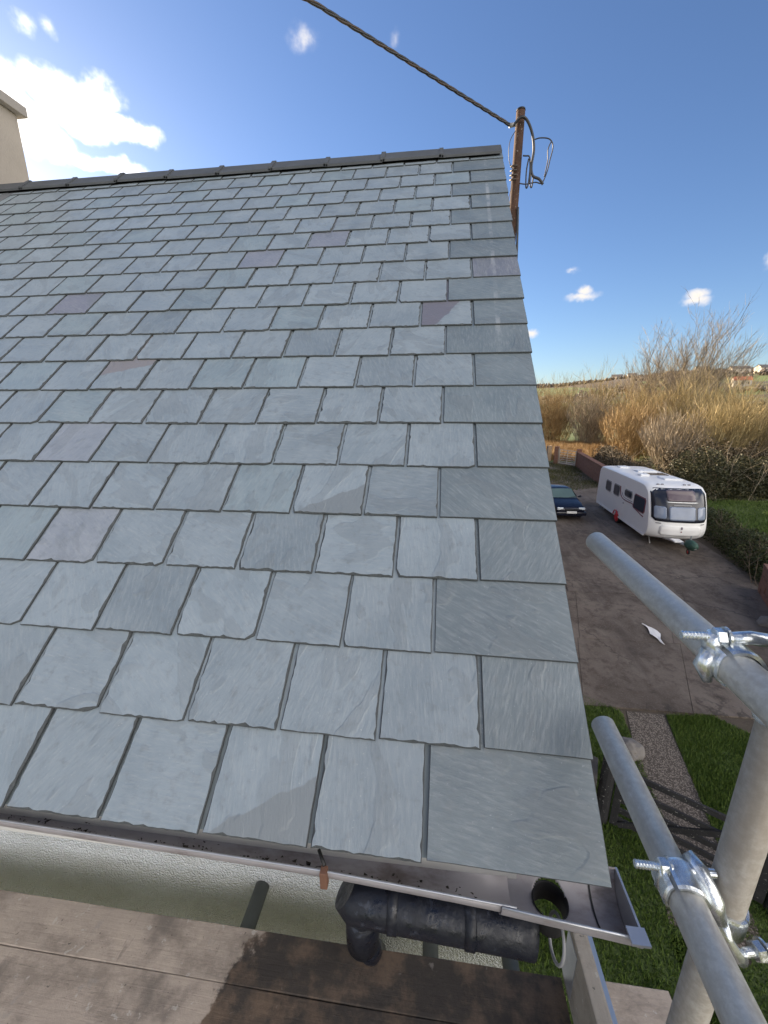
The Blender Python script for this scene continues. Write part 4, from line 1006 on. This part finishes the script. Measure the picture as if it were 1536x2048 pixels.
# ------------------------------------------------------------------ walls, gates
def brick_wall(name, p0, p1, h, label, cat, mat=M_brick, bl=.45, bh=.21, th=.36, seed=0, cope=True):
    p0 = Vector((p0[0], p0[1], 0)); p1 = Vector((p1[0], p1[1], 0)); d = p1 - p0; L = d.length; ang = math.atan2(d.y, d.x)
    w_ = empty(name, (p0.x, p0.y, 0), ang); tag(w_, label, cat); rg = random.Random(seed)
    z0 = G(p0.x, p0.y); z1 = G(p1.x, p1.y); shear = (z1 - z0) / L
    core = box_obj('wall_core', 0, L, -th / 2 + .02, th / 2 - .02, -.15, h - .02, M_mortar, w_)
    for v in core.data.vertices: v.co.z += z0 + shear * v.co.x
    z = 0; k = 0
    while z < h - .05:
        x = -rg.uniform(0, bl * .6); hh = bh * rg.uniform(.85, 1.15)
        if z + hh > h: hh = h - z
        while x < L:
            ll = bl * rg.uniform(.6, 1.3); a_, b_ = max(0, x) + .008, min(L, x + ll) - .008
            if b_ - a_ > .05:
                t_ = th / 2 + rg.uniform(0, .018); bm = bmesh.new(); add_box(bm, a_, b_, -t_, t_, z + .008, z + hh - .008)
                for v in bm.verts: v.co += Vector((rg.uniform(-.01, .01), rg.uniform(-.006, .006), rg.uniform(-.008, .008) + z0 + shear * v.co.x))
                bm_obj('stone', bm, mat, w_)
            x += ll
        z += hh; k += 1
    if cope:
        x = 0
        while x < L:
            ll = min(rg.uniform(.5, .8), L - x); bm = bmesh.new(); add_box(bm, x + .006, x + ll - .006, -th / 2 - .035, th / 2 + .035, h + .0, h + .075, None, .015)
            for v in bm.verts: v.co.z += z0 + shear * v.co.x
            bm_obj('coping_stone', bm, mat, w_); x += ll
    return w_
brick_wall('stone_wall', (13.35, 38.2), (12.35, 29.2), 1.35, 'red sandstone wall running from the field gate to the caravan', 'wall', seed=1, bl=.7, bh=.3)
brick_wall('stone_wall', (11.05, 13.1), (9.4, 9.6), .95, 'low red stone wall at the right edge of the yard', 'wall', seed=2)
brick_wall('gate_pier', (11.55, 42.2), (11.95, 42.2), 1.5, 'sunlit sandstone pier left of the field gate', 'pier', M_pier, .3, .25, .42, 3)
brick_wall('gate_pier', (11.72, 40.2), (12.06, 40.0), 1.62, 'dark stone pier hung with the field gate', 'pier', M_brick, .3, .25, .4, 4)
brick_wall('gate_pier', (13.15, 38.35), (13.55, 38.25), 1.6, 'red stone pier where the field gate closes', 'pier', M_brick, .3, .25, .42, 5)
gz = G(12, 39)
d_ = Vector((13.1 - 12.1, 38.3 - 39.95, 0)); fg = empty('field_gate', (12.1, 39.95, gz + .12), math.atan2(d_.y, d_.x)); tag(fg, 'galvanised seven bar field gate between stone piers', 'gate')
GL = d_.length
for i, z in enumerate((.05, .22, .40, .60, .82, 1.06, 1.32)):
    V, F = tube_vf([(.03, 0, z), (GL - .03, 0, z)], .026, 8); mesh_obj('bar', V, F, M_galv, fg)
for x in (.03, GL * .5, GL - .03):
    V, F = tube_vf([(x, 0, 0), (x, 0, 1.35)], .03, 8); mesh_obj('upright', V, F, M_galv, fg)
V, F = tube_vf([(.05, .03, .1), (GL * .5, .03, 1.3)], .022, 8); mesh_obj('brace', V, F, M_galv, fg)
# black timber garden gate across the path, seen from above
g0 = Vector((2.52, 4.42, 0)); g1 = Vector((4.05, 3.55, 0)); d_ = g1 - g0; GL = d_.length
tg = empty('garden_gate', g0, math.atan2(d_.y, d_.x)); tag(tg, 'black timber five bar gate across the gravel path', 'gate')
for i, z in enumerate((.18, .36, .56, .80, 1.08)): box_obj('bar', 0, GL, -.018, .018, z - .045, z + .045, M_gateblk, tg, .006)
for x in (.05, GL - .05): box_obj('stile', x - .05, x + .05, -.045, .045, .08, 1.22, M_gateblk, tg, .008)
mt = Matrix.Translation((GL * .5, -.036, .62)) @ Matrix.Rotation(-R(33), 4, 'Y'); box_obj('brace', -.92, .92, -.016, .016, -.045, .045, M_gateblk, tg, .005, mt)
for nm, p in (('left', (2.42, 4.48)), ('right', (4.15, 3.49))):
    o = tube_obj('gate_post', [(p[0], p[1], -.1), (p[0], p[1], 1.28), (p[0], p[1], 1.36)], [.10, .10, .05], M_gateblk, None, 12, True, False); tag(o, 'black gate post at the ' + ('house' if nm == 'left' else 'scaffold') + ' end of the garden gate', 'post')
brick_wall('stone_wall', (1.0, 5.1), (2.3, 4.55), .85, 'dark stub of stone wall beside the garden gate', 'wall', brickm('dark_stone', (.055, .05, .047), (.11, .10, .09)), .34, .2, .36, 7)
def rock(x, y, s, seed, label, mat=M_rock):
    bm = bmesh.new(); bmesh.ops.create_icosphere(bm, subdivisions=3, radius=1)
    for v in bm.verts:
        n_ = 1 + .32 * noise.noise(v.co * 1.3 + Vector((seed, 0, 0))) + .12 * noise.noise(v.co * 3.5 + Vector((0, seed, 0))); v.co = Vector((v.co.x * s * n_, v.co.y * s * .8 * n_, max(-.3, v.co.z * .62 * n_) * s))
    o = bm_obj('boulder', bm, mat); o.location = (x, y, G(x, y) + s * .2); tag(o, label, 'rock'); return o
rock(3.42, 5.85, .28, 1, 'grey boulder on the edge of the path lawn'); rock(3.18, 5.35, .2, 2, 'smaller grey boulder nearer the garden gate')
rock(9.55, 10.9, .30, 4, 'flat grey stone lying at the foot of the right hand wall')
# scrap of white paper blown on the yard
V, F = [], []
p0 = Vector((5.9, 10.5, 0)); dd = Vector((.13, -1.02, 0)); sd2 = Vector((1, .12, 0))
for i in range(9):
    t = i / 8; w_ = (.03, .07, .13, .22, .30, .20, .08, .05, .03)[i] * .5
    for j, s_ in enumerate((-1, 0, 1)): 
        q = p0 + dd * t + sd2 * (w_ * s_ + .06 * math.sin(t * 5)); V.append((q.x, q.y, G(q.x, q.y) + .052 + .03 * abs(math.sin(t * 7 + j * 1.3))))
for i in range(8):
    for j in range(2): F.append((i * 3 + j, i * 3 + j + 1, i * 3 + j + 4, i * 3 + j + 3))
o = mesh_obj('paper_scrap', V, F, M_paper); tag(o, 'white torn paper scrap lying on the concrete yard', 'paper'); sm = o.modifiers.new('t', 'SOLIDIFY'); sm.thickness = .004

# unseen barn placed beyond the house so its long shadow covers the yard
barn = empty('barn', (-3, 26, 0)); tag(barn, 'long unseen stone barn behind the house, placed to shade the yard', 'barn'); bpy.context.view_layer.update()
bw = [(-8, -.2), (-8, 5.2), (-3, 9.2), (2, 5.2), (2, -.2)]
V = [(x, 10.5, z) for x, z in bw] + [(x, 52, z) for x, z in bw]
SC(mesh_obj('wall', V, [(0, 1, 2, 3, 4), (9, 8, 7, 6, 5)] + [(i, 5 + i, 5 + (i + 1) % 5, (i + 1) % 5) for i in range(5)], M_barn), barn)
for s_ in (-1, 1):
    V = [(-3, 10.2, 9.33), (-3, 52.3, 9.33), (-3 + s_ * 5.3, 52.3, 5.09), (-3 + s_ * 5.3, 10.2, 5.09)]; V += [(x, y, z + .12) for x, y, z in V]
    SC(mesh_obj('roof', V, [(0, 1, 2, 3), (7, 6, 5, 4), (0, 4, 5, 1), (1, 5, 6, 2), (2, 6, 7, 3), (3, 7, 4, 0)], M_barnroof), barn)
SC(box_obj('door', 1.98, 2.04, 20, 23.2, 0, 3.6, M_gateblk), barn)

# ------------------------------------------------------------------ plants
def grow(V, F, p, d, r, L, depth, rg, spread, nseg=3, up=.15, kids=(3, 5), n=3):
    pts = [p.copy()]; rd = [r]; q = p.copy(); dd = d.copy()
    for i in range(nseg):
        dd = (dd + Vector((rg.gauss(0, .10), rg.gauss(0, .10), up * rg.random()))).normalized(); q = q + dd * (L / nseg); pts.append(q.copy()); rd.append(r * (1 - .75 * (i + 1) / nseg))
    tube_vf(pts, rd, n, V, F, cap=False)
    if depth == 0: return
    for k in range(rg.randint(*kids)):
        t = rg.uniform(.25, 1); i = min(nseg - 1, int(t * nseg)); fr = t * nseg - i; b = pts[i].lerp(pts[i + 1], fr)
        dv = (dd + Vector((rg.gauss(0, spread), rg.gauss(0, spread), rg.gauss(.1, spread * .6)))).normalized()
        grow(V, F, b, dv, max(.010, r * .55), L * rg.uniform(.42, .68), depth - 1, rg, spread, nseg, up, kids, 3)
def shrub(x, y, h, w, seed, mat, label, group, stems=16, name='bare_shrub', thick=.03, depth=3, cat='shrub', kids=(3, 5), fill=0):
    rg = random.Random(seed); z = G(x, y) if math.hypot(x, y) < 170 else 0
    t = empty(name, (x, y, z)); tag(t, label, cat, group); Vs, Fs = [], []
    for k in range(stems):
        a_ = rg.uniform(0, 6.28); rr_ = rg.random() ** .7; lean = rr_ * w
        p = Vector((math.cos(a_) * .2 * rr_ * w, math.sin(a_) * .2 * rr_ * w, -.1)); d = Vector((math.cos(a_) * lean * .75, math.sin(a_) * lean * .75, h * .72)).normalized()
        grow(Vs, Fs, p, d, thick * rg.uniform(.6, 1.2), h * rg.uniform(.5, .72), depth, rg, .34, 3, .12, kids)
    mesh_obj('branches', Vs, Fs, mat, t)
    if fill:
        V2, F2 = [], []
        for k in range(fill):
            a_ = rg.uniform(0, 6.28); u = rg.random() ** .5; zz = h * (rg.random() ** .8) * (1.02 - .35 * u * u) * (.8 + .25 * noise.noise(Vector((a_ * 1.2, seed, u * 2))))
            r_ = u * w * (.35 + .65 * min(1, zz / (h * .55))); p = Vector((math.cos(a_) * r_, math.sin(a_) * r_, zz))
            d = Vector((math.cos(a_) * .35 * u + rg.gauss(0, .28), math.sin(a_) * .35 * u + rg.gauss(0, .28), 1)).normalized(); L = rg.uniform(.45, 1.3); sdv = d.cross(Vector((rg.gauss(0, 1), rg.gauss(0, 1), 0))).normalized() * rg.uniform(.010, .030); b0 = len(V2)
            V2 += [p - sdv, p + sdv, p + d * L]; F2.append((b0, b0 + 1, b0 + 2))
        mesh_obj('twigs', V2, F2, mat, t)
    return t
SH = 'bare golden scrub behind the caravan'
rng = random.Random(77)
spots = [(13.9, 62, 5.6, 2.6, 'a'), (16.6, 60.5, 5.0, 2.6, 'b'), (18.9, 63, 6.2, 2.8, 'a'), (20.6, 56.5, 5.2, 2.8, 'c'), (23.6, 61, 6.4, 3, 'a'), (26, 55, 6.0, 3, 'b'),
         (19.6, 43, 4.8, 2.6, 'b'), (22.0, 45, 5.8, 3, 'a'), (24.6, 43.5, 6.2, 3, 'a'), (27.2, 46, 6.4, 3, 'c'), (29.8, 44.5, 6.2, 3, 'a'), (32.6, 46, 4.6, 3, 'a'), (35.4, 45, 3.9, 3, 'c'),
         (20.4, 36.5, 4.0, 2.4, 'c'), (23.2, 36, 4.8, 2.6, 'a'), (26.2, 37, 5.0, 2.6, 'a'), (29.0, 36, 4.6, 2.6, 'c'), (31.8, 37.5, 3.5, 2.6, 'a'), (34.2, 39.5, 3.5, 2.6, 'b')]
desc = {'a': 'golden', 'b': 'orange brown', 'c': 'grey brown'}
ordw = ['leftmost', 'second', 'third', 'fourth', 'fifth', 'sixth', 'seventh']
rowsn = [('far', spots[:6]), ('middle', spots[6:13]), ('near', spots[13:])]
for rn, sp in rowsn:
    for i, (x, y, h, w, c) in enumerate(sp):
        shrub(x, y, h * (1.5 if rn == 'far' else 1.35), w * 1.1, 100 + i + len(rn) * 13, {'a': M_twig, 'b': M_twig2, 'c': M_twig3}[c], '%s leafless shrub, %s from the left in the %s row of scrub' % (desc[c], ordw[i], rn), SH, stems=18, thick=.045 if rn == 'far' else .036, fill=3200)
shrub(27.2, 49, 12.4, 2.3, 7, M_twig3, 'tall bare tree with upswept branches right of the scrub', 'tall bare trees above the scrub', 16, 'bare_tree', .085, 4, 'tree', (3, 5))
shrub(23.6, 50, 11.2, 1.9, 9, M_twig3, 'tall slender bare tree left of the upswept one', 'tall bare trees above the scrub', 9, 'bare_tree', .07, 4, 'tree', (3, 5))
shrub(30.0, 49, 11.2, 2.1, 13, M_twig3, 'tall bare tree with open crown at the right', 'tall bare trees above the scrub', 9, 'bare_tree', .07, 4, 'tree', (3, 5))
def leaf_mass(name, path, h, w, n_, leaf, mat, label, cat, seed, group=None, base=0., core=True):
    """foliage spread through an uneven bank along a path of (x, y)"""
    rg = random.Random(seed); V, F = [], []
    segs = [(Vector(path[i]), Vector(path[i + 1])) for i in range(len(path) - 1)]; Ls = [(b - a_).length for a_, b in segs]; T = sum(Ls)
    t = empty(name, (path[0][0], path[0][1], G(*path[0]))); tag(t, label, cat, group); o0 = Vector((path[0][0], path[0][1], G(*path[0])))
    for k in range(n_):
        u = rg.random() * T; i = 0
        while i < len(Ls) - 1 and u > Ls[i]: u -= Ls[i]; i += 1
        a_, b = segs[i]; q = a_.lerp(b, u / Ls[i]); dv = (b - a_).normalized(); sd_ = Vector((-dv.y, dv.x))
        al = rg.uniform(0, math.pi); env = 1 + .38 * noise.noise(Vector((q.x * .55, q.y * .55, seed))) + .22 * noise.noise(Vector((q.x * 1.7, q.y * 1.7, seed + al)))
        rr_ = (rg.random() ** .35) * env
        off = math.cos(al) * w * rr_; zz = base + abs(math.sin(al)) ** .8 * h * rr_
        p = Vector((q.x + sd_.x * off, q.y + sd_.y * off, 0)); p.z = G(p.x, p.y) + zz; p -= o0
        if noise.noise(p * 1.4 + Vector((seed, 0, 0))) < -.32: continue
        e1 = Vector((rg.gauss(0, 1), rg.gauss(0, 1), rg.gauss(0, .7))).normalized(); e2 = e1.cross(Vector((rg.gauss(0, 1), rg.gauss(0, 1), rg.gauss(0, 1)))).normalized(); s_ = leaf * rg.uniform(.6, 1.5); b0 = len(V)
        V += [p - e1 * s_, p + e2 * s_ * .45, p + e1 * s_, p - e2 * s_ * .45]; F.append((b0, b0 + 1, b0 + 2, b0 + 3))
    mesh_obj('foliage', V, F, mat, t)
    Vs, Fs = [], []
    for k in range(int(T * 9)):
        u = rg.random() * T; i = 0
        while i < len(Ls) - 1 and u > Ls[i]: u -= Ls[i]; i += 1
        a_, b = segs[i]; q = a_.lerp(b, u / Ls[i]); p = Vector((q.x + rg.gauss(0, w * .35), q.y + rg.gauss(0, w * .35), 0)); p.z = G(p.x, p.y); p -= o0
        grow(Vs, Fs, p, Vector((rg.gauss(0, .35), rg.gauss(0, .35), 1)).normalized(), .018, h * rg.uniform(.6, 1.05), 1, rg, .5, 3, .05, (2, 4))
    mesh_obj('stems', Vs, Fs, M_twig3 if mat is not M_hedge else M_bark, t)
    return t
leaf_mass('hedge', [(11.75, 13.4), (12.6, 16.2), (13.3, 19.5), (13.9, 23.5)], 1.15, .75, 26000, .045, M_hedge, 'clipped dark green hedge along the right side of the caravan', 'hedge', 1)
leaf_mass('hedge', [(11.9, 11.0), (10.2, 8.2), (9.4, 6.2)], 1.25, .6, 15000, .045, M_hedge, 'dark hedge behind the low red stone wall', 'hedge', 2)
leaf_mass('thicket', [(14.2, 27), (13.9, 30), (14.4, 34), (15.4, 38)], 2.1, 1.0, 17000, .07, M_bramble, 'dark bramble thicket behind the red wall', 'thicket', 3)
leaf_mass('thicket', [(15.6, 27.5), (18.5, 27.3), (21.5, 27.8), (24.5, 28.0)], 2.7, 1.5, 30000, .075, M_ivy, 'dark evergreen thicket directly behind the caravan', 'thicket', 4)
leaf_mass('thicket', [(18, 33), (22, 32), (26, 32.5), (30, 34)], 2.6, 1.5, 26000, .08, M_bramble, 'brown bramble thicket under the golden scrub', 'thicket', 5)
leaf_mass('thicket', [(25.5, 28.5), (28, 28), (31, 28.8)], 2.1, 1.3, 15000, .07, M_bramble, 'dark tangle of bramble at the far right of the paddock', 'thicket', 6)
leaf_mass('evergreen_bush', [(31.0, 36.5), (32.5, 36.8)], 4.4, 1.5, 15000, .09, M_ivy, 'rounded dark evergreen bush at the right end of the scrub', 'bush', 8)
# paddock grass right of the hedge and dry grass in front of the scrub
def tufts(name, pts, n_, hmin, hmax, mat, label, seed, w_=.012, lean=.35):
    rg = random.Random(seed); V, F = [], []
    xs_ = [p[0] for p in pts]; ys_ = [p[1] for p in pts]
    for k in range(n_):
        x, y = rg.uniform(min(xs_), max(xs_)), rg.uniform(min(ys_), max(ys_)); c = False; j = len(pts) - 1
        for i in range(len(pts)):
            if (pts[i][1] > y) != (pts[j][1] > y) and x < (pts[j][0] - pts[i][0]) * (y - pts[i][1]) / (pts[j][1] - pts[i][1]) + pts[i][0]: c = not c
            j = i
        if not c: continue
        h = rg.uniform(hmin, hmax) * (1 + .7 * noise.noise(Vector((x * .6, y * .6, seed)))); t = rg.uniform(0, 6.28); z = G(x, y); b0 = len(V)
        V += [(x + w_ * math.cos(t), y + w_ * math.sin(t), z), (x - w_ * math.cos(t), y - w_ * math.sin(t), z), (x + rg.gauss(0, lean) * h, y + rg.gauss(0, lean) * h, z + h)]; F.append((b0, b0 + 1, b0 + 2))
    o = mesh_obj(name, V, F, mat); tag(o, label, 'grass', None, 'stuff'); return o
tufts('grass', [(14.6, 15), (26, 15), (26, 26.5), (15, 26)], 60000, .06, .16, M_blade, 'green paddock grass beyond the hedge', 31, .014)
tufts('dry_grass', [(10, 43.5), (19, 39.5), (19, 47), (30, 50), (30, 58), (10, 62)], 80000, .35, .95, M_dry, 'orange dry grass and bracken in front of the scrub', 32, .03)
tufts('rough_grass', [(8.0, 27), (12.2, 29.5), (13.1, 38), (11.8, 40), (7.5, 41)], 22000, .06, .22, leafm('verge_grass', (.04, .055, .016), (.11, .10, .04)), 'scruffy grass verge by the field gate', 33, .016)
# small far houses on the hillside
def far_house(x, y, z, w, d, h, rz, roofm, label, wallm=M_cream):
    t = empty('far_house', (x, y, z), rz); tag(t, label, 'house')
    V = [(-w / 2, -d / 2, -2), (w / 2, -d / 2, -2), (w / 2, d / 2, -2), (-w / 2, d / 2, -2), (-w / 2, -d / 2, h), (w / 2, -d / 2, h), (w / 2, d / 2, h), (-w / 2, d / 2, h), (-w / 2, 0, h * 1.55), (w / 2, 0, h * 1.55)]
    mesh_obj('wall', V, [(0, 1, 5, 4), (2, 3, 7, 6), (1, 2, 6, 9, 5), (3, 0, 4, 8, 7)], wallm, t)
    for s_ in (-1, 1):
        V = [(-w / 2 - .4, 0, h * 1.57), (w / 2 + .4, 0, h * 1.57), (w / 2 + .4, s_ * (d / 2 + .5), h * .96), (-w / 2 - .4, s_ * (d / 2 + .5), h * .96)]; V += [(a_, b, c + .25) for a_, b, c in V]
        mesh_obj('roof', V, [(0, 1, 2, 3), (7, 6, 5, 4), (0, 4, 5, 1), (1, 5, 6, 2), (2, 6, 7, 3), (3, 7, 4, 0)], roofm, t)
    for k in range(3): box_obj('window', -w / 2 + w * (k + .5) / 3 - .5, -w / 2 + w * (k + .5) / 3 + .5, -d / 2 - .06, -d / 2 + .05, h * .35, h * .75, M_winfar, t)
    box_obj('chimney', w * .3, w * .3 + .8, -.4, .4, h * 1.4, h * 1.9, wallm, t)
def fh(az, r_, *k): far_house(r_ * math.sin(R(az)), r_ * math.cos(R(az)), hillh(r_, az), *k)
fh(34.0, 430, 11, 8, 4.6, R(-20), M_redroof, 'far house with an orange red tiled roof at the right edge')
for i, (az, r_, w_) in enumerate(((22.5, 800, 16), (24.0, 815, 12), (30.5, 780, 18), (33.6, 620, 20), (35.5, 600, 14))):
    fh(az, r_, w_, 8, 5, R(-25 + 9 * i), M_barnroof, ('pale far farmhouse on the hill crest, leftmost of five', 'small far cottage just right of the leftmost farmhouse', 'far farmhouse on the crest above the tall bare tree', 'long far farm building on the right hillside', 'far cottage furthest right on the hillside')[i])
